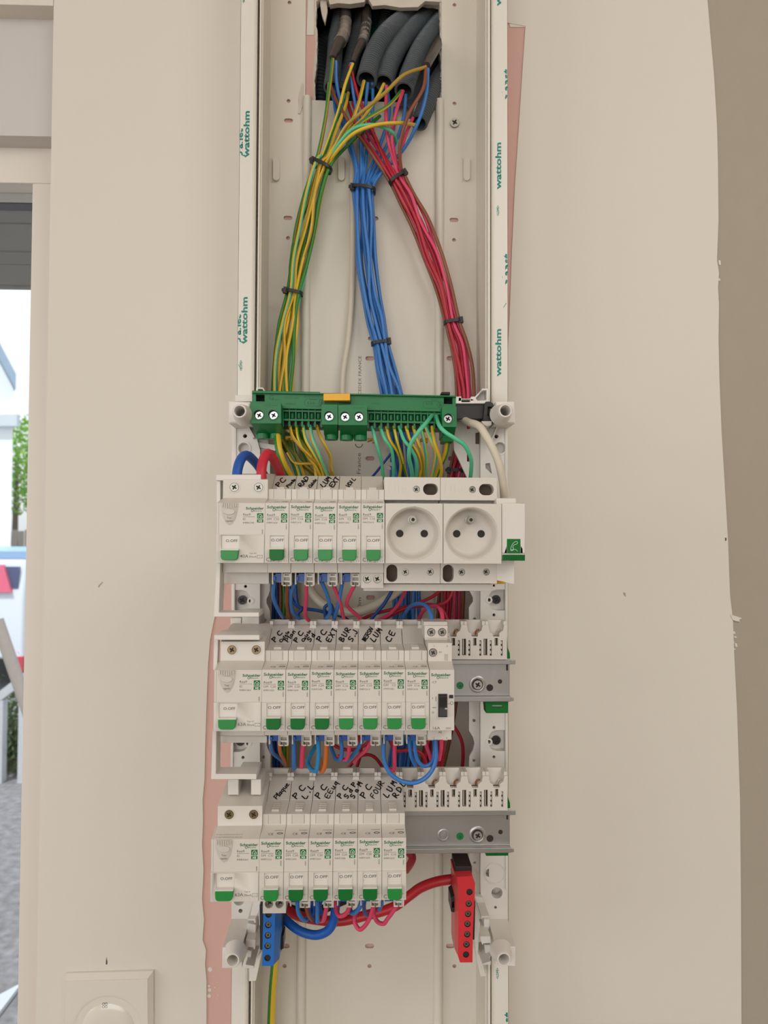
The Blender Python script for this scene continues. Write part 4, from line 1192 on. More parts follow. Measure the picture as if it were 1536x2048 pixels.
# X of the first breaker in each row
XB1 = U(530, 1065, HR + HF)[0]; XB2 = U(523.5, 1395, HR + HF)[0]; XB3 = U(518.5, 1735, HR + HF)[0]
P1 = (U(770, 1065, HR + HF)[0] - XB1) / 5; P2 = (U(859, 1395, HR + HF)[0] - XB2) / 7; P3 = (U(813, 1735, HR + HF)[0] - XB3) / 6
print('pitches', P1, P2, P3, 'ZR', ZR, 'rail', RX0, RX1)
N = 'narrow circuit breaker '
r1 = [('C20', 'R9EFC620', ['PC', 'Poele'], 'in the top row beside the wide switch, note PC Poele', 1, 0),
      ('C16', 'R9EFC616', ['RAD', 'Cuisin'], 'in the top row with a RAD Cuisin note', 0, 0.3),
      ('C10', 'R9EFC610', ['LUM', 'EXT'], 'in the top row with a LUM EXT note, brown-free pink wire below', 0, -0.2),
      ('C2', 'R9EFC602', ['VDIL'], 'in the top row marked C2 with a VDI note', 0, 0.3),
      ('C16', 'R9ECD616', [], 'in the top row without a note, beside the sockets', 0, 0.6)]
for i, (c, s_, ln, lb, dp, dz) in enumerate(r1):
    breaker(XB1 + i * P1, 1, c, s_, N + lb.replace(', brown-free pink wire below', ''), ln, bool(dp), i == 4, dz, seed=i, w_=P1 - .25)
r2 = [('C20', 'R9EFC620', ['PC', 'Cuisin', 'Plan'], 'in the middle row, first after the large switch, note PC Cuisin', 1, 0),
      ('C20', 'R9EFC620', ['PC', 'Cuisin', 'Sdb'], 'in the middle row, second after the large switch, three-line note', 1, 0),
      ('C20', 'R9EFC620', ['PC', 'EXT'], 'in the middle row with a PC EXT note', 1, .7),
      ('C16', 'R9EFC616', ['BUR', 'S.J'], 'in the middle row with a BUR note', 0, .4),
      ('C10', 'R9EFC610', ['#ERSN', 'LUM'], 'in the middle row with a partly crossed-out LUM note', 0, .6),
      ('C2', 'R9EFC602', ['CE'], 'in the middle row with a CE note', 0, .9),
      ('C16', 'R9EFC616', [], 'in the middle row without a note, beside the contactor', 0, .6)]
for i, (c, s_, ln, lb, dp, dz) in enumerate(r2):
    breaker(XB2 + i * P2, 2, c, s_, N + lb, ln, bool(dp), False, dz - .3, seed=10 + i, w_=P2 - .25)
r3 = [('C32', 'R9EFC632', ['Plaque'], 'in the bottom row with a Plaque note, above the blue terminal strip', 0, 0),
      ('C20', 'R9EFC620', ['PC', 'L.L'], 'in the bottom row with a PC L.L note', 1, 0),
      ('C20', 'R9EFC620', ['PC', 'EEuq'], 'in the bottom row with a smudged PC note', 1, 0),
      ('C20', 'R9EFC620', ['PC', 'SdP', 'SaM'], 'in the bottom row with a three-line note', 1, .3),
      ('C20', 'R9EFC620', ['PC', 'FOUR'], 'in the bottom row with a PC FOUR note', 1, .5),
      ('C10', 'R9EFC610', ['LUM', 'RDL'], 'at the right end of the bottom row with a LUM note', 0, 0)]
for i, (c, s_, ln, lb, dp, dz) in enumerate(r3):
    breaker(XB3 + i * P3, 3, c, s_, N + lb, ln, bool(dp), i == 0, dz, seed=20 + i, w_=P3 - .25)

# ---- residual-current switches (two modules wide)
def rcd(row, amp, typ, ref, sym, label, X0, X1):
    zr = ZR[row]; W_ = X1 - X0 - .25; off = (X0, zr, HR)
    root = thing('residual_current_switch', label, 'safety switch', off, 'wide residual current switches')
    b = MB(off)
    x1b = W_ + 1.2
    b.side([(-8, -30), (28, -30), (28, -33), (HS, -33), (HS, -25.4), (HF, -24.8), (HF, 20.3), (HS + 3, 24.6), (HS + 2.5, 26), (HS + 2.5, 39.2), (4, 47), (-8, 47)], 1.6, W_ + .2)
    b.side([(HS - 6, -25.2), (HF, -24.8), (HF, 20.3), (HS + 2, 23.6), (HS - 6, 23.6)], 0, 1.6)
    b.prism([(0, -24.8), (W_, -24.8), (W_, -3.4), (0, -3.4)], HF - .3, HN, [[(3.9, -15.4), (17.2, -15.4), (17.2, -4.0), (3.9, -4.0)]])
    b.build('body', M_WHITE, root, bevel=.3)
    # scooped test-button recess
    sc = MB(off)
    pts = [(2.6, 20.2), (3.2, 15), (4.8, 9), (7.5, 4.6), (9.6, 3.2), (12, 4.4), (14.6, 9), (15.8, 15), (16.2, 20.2)]
    ins = [(4.0, 20.0), (4.8, 15), (6.4, 10), (8.2, 7.2), (9.8, 6.4), (11.6, 7.4), (13.3, 10.5), (14.2, 15), (14.6, 20.0)]
    n = len(pts)
    sc.add([(a, q, HF + .06) for a, q in pts] + [(a, q, HF + .9) for a, q in ins], [(i, i + 1, n + i + 1, n + i) for i in range(n - 1)] + [tuple(range(n, 2 * n)), (0, n, 2 * n - 1, n - 1)])
    for k in range(7):
        sc.box(4.0 + k * 1.65, 4.8 + k * 1.65, 17.2 - 1.2 * math.sin(k / 6 * math.pi), 20.2, HF + .4, HF + 1.7)
    sc.build('test_button_surround', M_LABEL, root, bevel=.15)
    tb = MB(off); tb.prism([(9.5 + 4.4 * math.cos(t), 13.6 + 2.3 * math.sin(t)) for t in [2 * math.pi * k / 20 for k in range(20)]], HF, HF + 1.7)
    tb.build('test_button', M_LABEL, root, bevel=.4)
    r_ = MB(off); r_.box(4.0, 17.1, -15.4, -4.2, HF - .4, HF + .2); r_.build('toggle_window', M_WHITE2, root)
    bot = [(p[0], p[1]) for p in rrect(4.2, -22.6, 16.8, -12, 2.6, 4) if p[1] < -17]
    sh = [(17.3, -15.2), (4.0, -15.2)] + bot
    r2_ = MB(off); r2_.loft(sh, HF, sh, HF + 5.2); r2_.build('rocker', M_ROCK1, root, bevel=.5)
    r3 = MB(off); r3.box(4.0, 17.2, -15.4, -14.4, HF, HF + 4.8); r3.build('rocker_edge', M_WHITE2, root, bevel=.15)
    g_ = MB(off); logo(g_, W_ - 14.2, 15.4, HF + .08, 13.4); g_.build('green_print', M_INKG, root, sharp=180)
    badge(root, W_ - 5.8, 12.6, off, 4.7)
    tg = MB(off); hh = HF + .08
    tg.text('Resi9', W_ - 16.4, 10.8, hh, 2.4, sx=1.1, bold=.004); tg.box(W_ - 16.4, W_ - 7.2, 9.8, 10.0, HF, hh)
    tg.text('ID', W_ - 16.4, 7.4, hh, 2.2); tg.text(ref, W_ - 16.4, 4.8, hh, 1.75, sx=1.1)
    tg.text('24040', W_ - 1.2, -3.0, hh, 1.4, rot=math.pi / 2, bold=.01)
    tg.text('Test', 9.5, 8.4, HF + 1.0, 2.0, align='C'); tg.text('regulier', 9.5, 6.2, HF + 1.0, 1.8, align='C')
    tg.text('O.OFF', 7.0, -9.2, HF + .3, 2.9, sx=1.1, bold=.012)
    tg.text(amp, 17.9, -20.8, HN + .06, 3.4, sx=1.1, bold=.004); tg.text('30mA', 24.6, -20.8, HN + .06, 2.2, sx=1.05)
    tg.text(typ, 24.8, -18.0, HN + .06, 1.5); tg.text(sym, 32.6, -20.7, HN + .06, 1.8, align='C')
    for (a, q, c, d) in ((30.6, -21.2, 34.6, -21.0), (30.6, -19.0, 34.6, -18.8), (30.6, -21.2, 30.8, -18.8), (34.4, -21.2, 34.6, -18.8)):
        tg.box(a, c, q, d, HN, HN + .06)
    if row == 3:
        for k in range(4):
            tg.text('AC type residual current device 63', 2.5, 4 + k * 3, 0, 1.4, fn=lambda a, q: (a, 20.4 + (q - 2) * .27, HF - (q - 2) + .1))
    tg.build('grey_print', M_INK, root, sharp=180)
    zz = 33.0 if row != 3 else 33.0
    for cx_ in (10.4, 29.0):
        sk = MB(off); sk.ring(cx_, zz, HS + 2.4, HS + 2.9, 4.3, 3.5, 24); sk.build('screw_collar', M_WHITE, root)
        sd = MB(off); sd.cyl(cx_, zz, HS + 2.4, HS + 2.56, 3.5, 20); sd.build('screw_well', M_DARK, root)
        screw_mb(X0 + cx_, zr + zz, HR + HS + 3.1, 3.2, depth=.8).build('terminal_screw', [M_SCREW if row == 1 else M_BRASS, M_DARK], root)
    return root
E = 'wide white residual current switch '
rcd(1, '40A', 'Type AC', 'R9ERC240', '~', E + 'marked 40A at the left of the top row', XR[1], XB1)
rcd(2, '63A', 'Type AC', 'R9ERC263', '~', E + 'marked 63A at the left of the middle row', XR[2], XB2)
rcd(3, '63A', 'Type A', 'R9ERA263', '~~', E + 'marked 63A at the left of the bottom row', XR[3], XB3)

# ---- two sockets
XS = XB1 + 5 * P1
def socket(x0, w_, label):
    zr = ZR[1]; off = (x0, zr, HR)
    root = thing('modular_socket', label, 'socket', off, 'rail sockets')
    oval = rrect(30.2, 28.0, 42.0, 37.0, 4.4, 6)
    if w_ < 44: oval = rrect(30.2, 28.0, 42.0, 37.0, 4.4, 6)
    sh = MB(off)
    wu = w_ - .3
    sc1 = circ(25.0, 32.4, 2.8, 16)
    sh.prism([(0, 24), (wu, 24), (wu, 41.8), (0, 41.8)], HS - 12, HS, [oval, sc1])
    sh.prism([(0, -41), (wu, -41), (wu, -25), (0, -25)], HS - 12, HS, [rrect(1.8, -40.0, 10.4, -26.4, 4.2, 6), circ(16.6, -32.2, 2.8, 16), circ(36.0, -32.0, 2.8, 16)])
    sh.box(0.2, wu - .2, -40.8, 41.6, -6, HS - 12)
    sh.build('housing', M_WHITE, root)
    cx, cz = w_ / 2 - .6, -2.2
    f = MB(off); R = 20.2
    f.prism([(0.2, -24.8), (w_ - .2, -24.8), (w_ - .2, 20.6), (0.2, 20.6)], HS - 1, HF + 1, [circ(cx, cz, R, 64)])
    f.build('face', M_WHITE, root, bevel=.3)
    d = MB(off)
    d.lathe(cx, cz, [(R, HF + 1.05), (R - .8, HF + .5), (R - 1.6, HF - 2), (R - 2.4, HF - 11), (R - 3.6, HF - 13), (R - 6, HF - 13.8), (0.01, HF - 14)], 64)
    d.build('recess', M_WHITE, root, sharp=50)
    k = MB(off)
    for dx in (-9.5, 9.5): k.cyl(cx + dx, cz, HF - 13.95, HF - 13.55, 2.9, 24)
    k.build('pin_hole', M_DARK, root)
    ep = MB(off)
    ep.tube(catmull([(cx, cz + 10.6, HF - 14), (cx, cz + 10.6, HF - 8), (cx, cz + 10.6, HF - 2.5)], 3), 2.4, 20)
    ep.ring(cx, cz + 10.6, HF - 13.9, HF - 12.6, 3.4, 2.4, 24)
    ep.build('earth_pin', M_SCREW, root, sharp=50)
    eh = MB(off); eh.cyl(cx, cz + 10.6, HF - 2.5, HF - 2.3, 1.35, 16); eh.build('pin_tip', M_DARK, root)
    # terminals
    for q, (a, b_) in enumerate(((25.0, 32.4), (16.6, -32.2), (36.0, -32.0))):
        screw_mb(x0 + a, zr + b_, HR + HS - 2.4, 2.6, depth=.8).build('terminal_screw', [M_SCREW, M_DARK], root)
        s9 = MB(off); s9.cyl(a, b_, HS - 6, HS - 4.6, 2.78, 16); s9.build('screw_well', M_DARK, root)
    for q4 in (rrect(30.3, 28.1, 41.9, 36.9, 4.3, 6), rrect(1.9, -39.9, 10.3, -26.5, 4.1, 6)):
        wl = MB(off); wl.prism(q4, HS - 11.9, HS - 11.5); wl.build('grip_hole', M_SHADE, root)
    em = MB(off)
    for a in (3.4, 8.0, 11.0, 14.2, 16.4): em.box(a, a + .3, 30.0, 36.4 if a < 12 else 34.2, HS, HS + .1)
    em.build('moulded_mark', M_LABEL, root)
WSO = (U(886, 1065, HR + HF)[0] - XS)
XS2 = XS + WSO; WS2 = U(1003, 1065, HR + HF)[0] - XS2
socket(XS, WSO, 'white socket in the top row, left one of the pair')
socket(XS2, WS2, 'white socket in the top row, right one of the pair')
# telephone module
XT = XS2 + WS2 + .3; XT1 = U(1050, 1065, HR + HF)[0]
off = (XT, ZR[1], HR)
root = thing('telephone_module', 'white module with green handset window and ribbed green wheel right of the sockets', 'module', off)
wt = XT1 - XT
p = MB(off)
p.prism([(-.1, -17), (wt, -17), (wt - .2, -10), (wt + .1, -5), (wt + .1, 21), (-.1, 21)], HS - 6, HF, [[(4.0, -18 + 1.6), (14.0, -16.4), (14.0, -6.4), (4.0, -6.4)]])
p.box(-2.4, 13, 19, 25.4, 20, HS + 8)
p.prism([(-.6, -38.6), (4, -39.4), (8.0, -40.6), (11.2, -41.4), (13.2, -41.2), (13.2, -22), (-.6, -22)], 16, HS)
p.prism([(-.1, -22), (wt - .6, -22), (wt - .6, -15.4), (-.1, -15.4)], HS - 8, HF - .6)
p.build('housing', M_WHITE2, root, bevel=.4)
g_ = MB(off); g_.prism([(3.9, -16.9), (14.1, -16.9), (14.1, -6.0), (3.9, -6.0)], HF - 2, HF + .3); g_.build('green_window', M_ROCK2, root, bevel=.2)
h_ = MB(off); fn = lambda a, b_: (a, b_, HF + .4)
hs = [(a + 3.2, b_ + .0) for a, b_ in [(8.6, -8.2), (7.2, -8.0), (5.4, -9.2), (4.0, -11.6), (3.4, -13.6), (4.6, -14.4), (5.6, -13.2), (5.0, -12.0), (6.4, -10.2), (7.8, -10.0), (8.8, -9.0), (8.6, -8.2)]]
h_.ribbon([(v.x, v.y) for v in catmull([(a, b_, 0) for a, b_ in hs], 4)], .28, fn)
h_.ribbon([(v.x, v.y) for v in catmull([(6.4, -14.2, 0), (7.6, -15.0, 0), (9.2, -14.0, 0), (10.8, -14.2, 0), (11.8, -15.4, 0)], 4)], .25, fn)
h_.build('handset_print', M_WINK, root, sharp=180)
gw = MB(off)
gw.box(.4, wt - .8, -22.4, -18.0, HF - 10, HF + 1.4)
for k in range(13): gw.box(.6 + k * 1.32, 1.35 + k * 1.32, -22.5, -17.9, HF + 1, HF + 2.1)
gw.build('green_wheel', M_ROCK2, root, bevel=.15)
# white comb cover below the sockets, yellow clip
cc = MB(); cc.pbox(727, 1168, 985, 1182, HR + 6, HR + 30); cc.pbox(727, 1160, 985, 1169, HR + 6, HR + 22)
tag(cc.build('comb_cover', M_WHITE2, bevel=.4), 'long white strip under the two sockets', 'cover')
yc = MB(); yc.ppoly([(986, 1168), (992, 1163), (1012, 1159), (1012, 1166), (1008, 1168), (990, 1168)], HR + 4, HR + 12)
tag(yc.build('yellow_clip', M_YEL, bevel=.3), 'small yellow clip under the green handset module', 'clip')

# ---- contactor
XC = XB2 + 7 * P2 + .1; XC1 = U(908.5, 1395, HR + HF)[0]
off = (XC, ZR[2], HR); W_ = XC1 - XC
root = thing('contactor', 'white contactor with a black slider switch at the end of the middle row', 'contactor', off)
b = MB(off)
b.side([(-8, -44), (20, -44), (20, -36.4), (HS + 2, -36.4), (HS + 2, -25.4), (HF + .6, -25.0), (HF + .6, 20.3), (HS + 4, 24.4), (HS + 4, 38.4), (HS - 14, 39.0), (HS - 14, 40), (-8, 40)], 0, W_)
b.box(-1.4, W_ - 1.6, 39.9, 49.6, 0, HS - 12)
b.build('body', M_WHITE, root, bevel=.3)
b = MB(off); b.box(-1.8, W_ - 1.4, 48.2, 52.4, 4, HS - 16); b.box(-1.4, W_ - 1.8, 38.6, 40.0, 12, HS - 11); b.build('terminal_shroud', M_LABEL, root, bevel=.3)
for (a, z_, h_) in ((3.9, 44.6, HS - 11.4), (12.6, 44.6, HS - 11.4), (3.8, 31.0, HS + 4.5)):
    sd = MB(off); sd.cyl(a, z_, h_ - .8, h_ - .2, 3.2, 20); sd.build('screw_well', M_DARK, root)
    screw_mb(XC + a, ZR[2] + z_, HR + h_ + .3, 2.8, depth=.6).build('terminal_screw', [M_SCREW, M_DARK], root)
sd = MB(off); sd.prism([(2.8 + 3.0 * math.cos(t) + 1.4, -25.4 - 2.6 * abs(math.sin(t))) for t in [math.pi * k / 12 for k in range(13)]], HS + 1.9, HS + 2.3); sd.build('screw_well', M_GREYP, root)
g_ = MB(off); logo(g_, 1.0, 15.6, HF + .7, 14.8); g_.build('green_print', M_INKG, root, sharp=180)
tg = MB(off); hh = HF + .7
tg.text('iCT', 1.6, 10.4, hh, 2.2, sx=1.1); tg.text('I', 1.9, -1.6, hh, 2.2, bold=.02); tg.text('auto', 2.0, -8.2, hh, 1.6, bold=.01); tg.text('O', 1.7, -12.2, hh, 1.9, bold=.02)
tg.text('16A', 1.7, -24.2, hh, 3.2, sx=1.15); tg.text('250V', 16.2, -24.0, hh, 2.0, align='R')
tg.text('1', 4.0, 35.2, HS + 4.1, 2.2); tg.text('3', 14.2, 35.2, HS + 4.1, 2.2); tg.text('A1', 8.4, 30.6, HS + 4.1, 2.2)
tg.text('A2', 8.4, -31.2, HS + 2.1, 2.2, bold=.02); tg.text('2', 4.4, -35.6, HS + 2.1, 2.0); tg.text('4', 14.2, -35.6, HS + 2.1, 2.0)
tg.box(13.3, 15.6, -5.2, -5.0, HF + .6, hh)
tg.ribbon([(16.6 + 1.2 * math.cos(t_), -4.6 + 1.1 * math.sin(t_)) for t_ in [2 * math.pi * k / 12 for k in range(13)]], .3, lambda a, q: (a, q, hh))
for k in range(4): tg.box(4.4, 5.0, -.2 - k * .9, .3 - k * .9, HF + .6, hh)
tg.build('grey_print', M_INK, root, sharp=180)
s_ = MB(off); s_.box(6.4, 13.2, -15.0, 2.4, HF + .3, HF + 1.0); s_.side([(HF + .6, 1.6), (HF + 4, .8), (HF + 2.6, -6.5), (HF + 2.4, -8.6), (HF + 4.4, -13.4), (HF + .6, -14.4)], 7.0, 12.8); s_.box(14.6, 17.8, -1.0, 1.6, HF + .5, HF + .72)
s_.build('black_slider', M_BLACK, root, bevel=.4)
s_ = MB(off); s_.box(11.2, 13.0, -8.6, -7.6, HF + 2.4, HF + 3.4); s_.box(12.6, 15.4, 24.8, 29.8, HS + 4, HS + 4.2); s_.build('pale_mark', M_GREYP, root)
# ------------------------------------------------------------------ side frames of the switchboard
def pc(px, py, r, h, n=20):                 # circle of r pixels seen at (px, py), at height h
    x, z = U(px, py, h); s_ = FPX / (CD - h)
    return circ(x, z, r / s_, n)
def pscrew(root, px, py, rpx, h, mats_, depth=.8):
    x, z = U(px, py, h); s_ = FPX / (CD - h)
    return screw_mb(x, z, h, rpx / s_, depth=depth).build('screw', mats_, root)
HA, HB = 66.0, 74.0
def side_frame(sgn, label):
    fx = (lambda x: x) if sgn > 0 else None
    xo = U(1015, 1400, HB)[0] if sgn > 0 else U(463, 1400, HB)[0]
    root = thing('side_frame', label, 'frame', (xo, U(900, 1840, HB)[1], 62.5), 'side frames of the switchboard')
    if sgn > 0:
        inner = [(1016, 842), (1016, 1760), (968, 1760), (938, 1720), (938, 1525), (939, 1512), (946, 1500), (949, 1487), (946, 1474), (938, 1462), (938, 1415), (938, 1250), (938, 1215), (941, 1210), (946, 1203), (946, 1195), (941, 1186), (938, 1180), (938, 1000), (936, 960), (920, 925), (908, 900), (905, 842)]
        holesi = [[(934, 849), (941, 849), (941, 858), (934, 858)], [(934, 906), (940, 900), (941, 923), (934, 923)], pc(949, 1238, 3, HA), pc(948, 1441, 3, HA), pc(948, 1521, 3, HA), pc(949, 1725, 2.6, HA), pc(949, 959, 3, HA)]
        outer = [(1015, 842), (1015, 1838), (962, 1838), (961, 1760), (961, 845)]
        cs = [(992, 1199, 9.2), (992, 1480, 9.2)]
        bs = [(978, 1200), (978, 1484)]
        hl = [(988, 1171, 2.6), (988, 1230, 3), (988, 1455, 3), (988, 1514, 3), (993, 873, 4), (991, 1815, 2.8)]
        pk = [(1010, 1180, 1010, 1221), (1010, 1461, 1010, 1504)]
        bigs = [(1000, 896, 11), (994, 1786, 11)]
    else:
        inner = [(463, 845), (536, 880), (540, 900), (540, 1180), (537, 1190), (533, 1198), (533, 1206), (537, 1214), (540, 1222), (541, 1250), (541, 1460), (537, 1470), (533, 1478), (533, 1490), (537, 1500), (541, 1508), (541, 1780), (500, 1840), (463, 1840)]
        holesi = [pc(530, 1240, 3, HA), pc(527, 1514, 3, HA)]
        outer = [(463, 842), (497, 842), (512, 870), (520, 900), (520, 1838), (463, 1838)]
        cs = [(485, 1200, 9.4), (481, 1482, 9.2)]
        bs = [(501, 1202), (496, 1487)]
        hl = [(491, 1173, 3), (486, 1515, 3), (490, 872, 4), (481, 1822, 4)]
        pk = []
        bigs = [(488, 897, 11), (478, 1800, 11)]
    # drop pixel circles that are already in mm
    def prism_mixed(mb, outer_, h0, h1, hs_px, hs_mm):
        mb.prism([U(a, b, h1) for a, b in outer_], h0, h1, [[U(a, b, h1) for a, b in q] for q in hs_px] + hs_mm)
    px_h = [q for q in holesi if len(q) == 4]; mm_h = [q for q in holesi if len(q) != 4]
    m1 = MB(); prism_mixed(m1, inner, 62.5, HA, px_h, mm_h); m1.build('inner_plate', M_FRAME, root, bevel=.3)
    pock = []
    for (a, b, r) in cs:
        s1 = sgn
        k_ = 19 if s1 > 0 else 15
        pts = [(a + s1 * k_, b - 20), (a + s1 * k_, b + 22), (a + s1 * 2, b + 22), (a - s1 * 8, b + 19), (a - s1 * 14, b + 11), (a - s1 * 16, b + 2), (a - s1 * 14, b - 9), (a - s1 * 8, b - 17), (a + s1 * 2, b - 20)]
        pock.append(pts)
    mmh = [pc(a, b, r, HB, 12) for a, b, r in hl] + [pc(a, b, r, HB, 24) for a, b, r in bigs]
    extra = []
    if sgn > 0:
        extra = [[(952, 866), (966, 866), (970, 888), (952, 888)], [(971, 927), (980, 926), (984, 948), (971, 936)], [(971, 1741), (978, 1737), (978, 1754), (971, 1752)]]
        extra = extra[1:]
        m2x = MB(); m2x.ppoly([(951, 866), (961, 864), (961, 888), (951, 888)], 66, 66.3); m2x.build('opening', M_SHADE, root)
    m2 = MB(); prism_mixed(m2, outer, HA + .01, HB, pock + extra, mmh); m2.build('outer_plate', M_FRAME, root, bevel=.4)
    rim = MB()
    xr0 = U(1010 if sgn > 0 else 463, 1400, HB)[0]; xr1 = U(1015 if sgn > 0 else 468, 1400, HB)[0]
    za = U(800, 848, HB)[1]; zb_ = U(800, 1780, HB)[1]
    rim.box(xr0, xr1, zb_, za, 63, HB + 1.4); rim.build('outer_rim', M_FRAME, root, bevel=.4)
    # screws in their pockets with the boss ring beside
    for (a, b, r) in cs:
        x, z = U(a, b, HA + 2)
        screw_mb(x, z, HA + 3.2, 4.1, depth=1).build('screw', [M_BLACK, M_DARK], root)
    for (a, b) in bs:
        rg = MB(); dk = MB()
        x, z = U(a, b, HB + .5); rg.ring(x, z, HA, HB + .5, 3.2, 1.7, 20)
        dk.cyl(x, z, HA, HA + 1, 1.75, 14)
        rg.build('boss', M_FRAME, root); dk.build('hole_bottom', M_DARK, root)
    for (a, b, r) in hl:
        x, z = U(a, b, HB); dk = MB(); dk.cyl(x, z, HA + .02, HA + .2, r / 2.1, 12); dk.build('hole_bottom', M_DARK, root)
    # notched end blocks with hinge tubes, top and bottom
    for end in ((0, 1) if True else ()):
        t = MB()
        HT = 128.0
        if end == 0:
            bl = [(457, 802), (500, 804), (500, 846), (457, 846)] if sgn < 0 else [(992, 803), (1029, 803), (1031, 846), (992, 846)]
            hb_ = 108
            q1 = [U(a, b, hb_) for a, b in bl]
            cx_, cz_ = (sum(p[0] for p in q1) / 4, sum(p[1] for p in q1) / 4)
            bev = [(cx_ + (p[0] - cx_) * .92, cz_ + (p[1] - cz_) * .92) for p in q1]
            c = (479, 822) if sgn < 0 else (1011, 821)
            x, z = U(*c, HT)
            t.prism(q1, 74, hb_ - 1.2, [circ(x, z, 4.6, 20)]); t.prism(bev, hb_ - 1.2, hb_, [circ(x, z, 4.6, 20)])
        else:
            A = [(463, 1838), (500, 1838), (500, 1890), (463, 1890)] if sgn < 0 else [(976, 1838), (1015, 1838), (1015, 1890), (976, 1890)]
            B = [(445, 1895), (483, 1895), (484, 1936), (444, 1936)] if sgn < 0 else [(992, 1893), (1031, 1893), (1030, 1932), (990, 1930)]
            hb_ = 117
            qa = [U(a, b, 74) for a, b in A]; qb = [U(a, b, hb_) for a, b in B]
            t.loft(qa, 63, qa, 75); t.loft(qa, 75, qb, hb_ - 12)
            c = (465, 1921) if sgn < 0 else (1008, 1919)
            x, z = U(*c, HT)
            t.prism([(p[0], p[1]) for p in qb], hb_ - 12, hb_, [circ(x, z, 4.6, 20)])
        t.build('end_block', M_FRAME, root, bevel=.9)
        tb = MB()
        tb.lathe(x, z, [(9.6, hb_ - 3), (7.8, hb_ + 3), (6.6, HT - 4), (6.0, HT - .6), (5.5, HT), (4.6, HT), (4.3, HT - .8), (4.2, 96)], 28)
        tb.cyl(x, z, 95, 96.5, 4.25, 24)
        tb.build('hinge_tube', M_WHITE2, root, sharp=40)
        kh = MB(); kh.cyl(x, z - .8, 96.5, 96.7, 2.3, 16); kh.box(x - .9, x + .9, z + 1, z + 3.6, 96.5, 96.7); kh.build('keyhole', M_SHADE, root)
    return root
SFR = side_frame(1, 'white moulded side frame on the right edge of the switchboard')
SFL = side_frame(-1, 'white moulded side frame on the left edge of the switchboard')
# clip ladders near the lower ends
def clipset(sgn, root):
    k = MB()
    if sgn < 0:
        k.ppoly([(508, 1795), (527, 1795), (511, 1842), (499, 1841)], 76, 98)
        k.ppoly([(495, 1838), (511, 1838), (512, 1845), (508, 1846), (508, 1842), (495, 1841)], 76, 104)
        k.ppoly([(495, 1846), (512, 1850), (510, 1886), (493, 1882)], 74, 90)
        k.ppoly([(491, 1880), (511, 1880), (510, 1899), (507, 1899), (506, 1895), (491, 1894)], 74, 102)
        k.ppoly([(493, 1899), (503, 1902), (502, 1915), (492, 1922)], 74, 88)
        k.ppoly([(491, 1929), (508, 1932), (508, 1937), (491, 1937)], 66, 100)
        k.ppoly([(498, 1937), (525, 1900), (512, 1962), (498, 1963)], 66, 78)
        k.ppoly([(512, 1850), (524, 1846), (522, 1900), (512, 1920)], 60, 68)
    else:
        k.ppoly([(949, 1792), (953, 1805), (962, 1832), (976, 1834), (966, 1796)], 70, 80)
        k.ppoly([(962, 1832), (979, 1832), (979, 1835), (965, 1836), (964, 1838), (962, 1837)], 76, 104)
        k.ppoly([(968, 1839), (979, 1839), (979, 1860), (968, 1855)], 72, 86)
        k.ppoly([(961, 1873), (981, 1873), (982, 1886), (967, 1887), (965, 1891), (961, 1880)], 72, 102)
        k.ppoly([(969, 1890), (981, 1890), (982, 1914), (971, 1908)], 72, 86)
        k.ppoly([(950, 1864), (958, 1868), (957, 1897), (953, 1915), (951, 1895)], 66, 84)
        k.ppoly([(965, 1928), (982, 1922), (982, 1930), (966, 1930)], 66, 100)
        k.ppoly([(955, 1900), (966, 1930), (972, 1953), (961, 1953), (948, 1895)], 62, 72)
    k.build('clip_ladder', M_FRAME, root, bevel=.4)
clipset(-1, SFL); clipset(1, SFR)
# moulded ribs of the right frame near the top; bottom pocket wheel
rx = MB()
x, z = U(1000, 896, HB); rx.ring(x, z, HB, HB + .8, 6.6, 5.4, 24)
x, z = U(994, 1786, HB)
rx.ppoly([(968, 1845 - 5), (974, 1838), (995, 1862), (991, 1864)], HB, HB + 3)
x2, z2 = U(990, 1746, HB); rx.ring(x2, z2, HB, HB + .7, 9.6, 8.8, 28)
rx.ppoly([(982, 880), (994, 852), (996, 853), (985, 882)], HB, HB + 8)
tag(rx.build('moulded_rib', M_FRAME, SFR), kind='stuff')
rx = MB()
x, z = U(488, 897, HB); rx.ring(x, z, HB, HB + .8, 6.4, 5.4, 24)
rx.ppoly([(514, 884), (526, 886), (550, 890), (552, 884), (554, 902), (514, 894)], 56, 70)
rx.ppoly([(490, 848), (495, 848), (509, 874), (505, 876)], HB, HB + 8)
tag(rx.build('moulded_rib', M_FRAME, SFL), kind='stuff')
yb = MB(); yb.ppoly([(990, 1727), (1010, 1727), (1007, 1712), (990, 1712)], 90, 91) if False else None
# top bridge pieces
br = thing('bar_bracket', 'white bracket carrying the black holder at the right end of the green bar', 'bracket', (*U(945, 806, 90), 66), 'bar brackets')
b = MB(); b.ppoly([(912, 793), (923, 793), (923, 797), (942, 797), (942, 793), (950, 793), (963, 780), (964, 777), (977, 777), (977, 807), (911, 807)], 70, 96, [[(923, 799), (941, 799), (941, 804), (923, 804)], [(952, 796), (966, 781), (973, 781), (973, 800), (955, 801)]])
b.ppoly([(952, 796), (966, 781), (973, 781), (973, 800), (955, 801)], 70, 84)
b.ppoly([(963, 842), (984, 842), (983, 850), (974, 853), (966, 848)], 74, 100)
b.build('body', M_FRAME, br, bevel=.5)
d = MB(); d.ppoly([(923, 799), (941, 799), (941, 804), (923, 804)], 70, 88); d.build('slot', M_DARK, br)
br = thing('bar_bracket', 'white hook-shaped bracket at the left end of the green bar', 'bracket', (*U(522, 786, 80), 62), 'bar brackets')
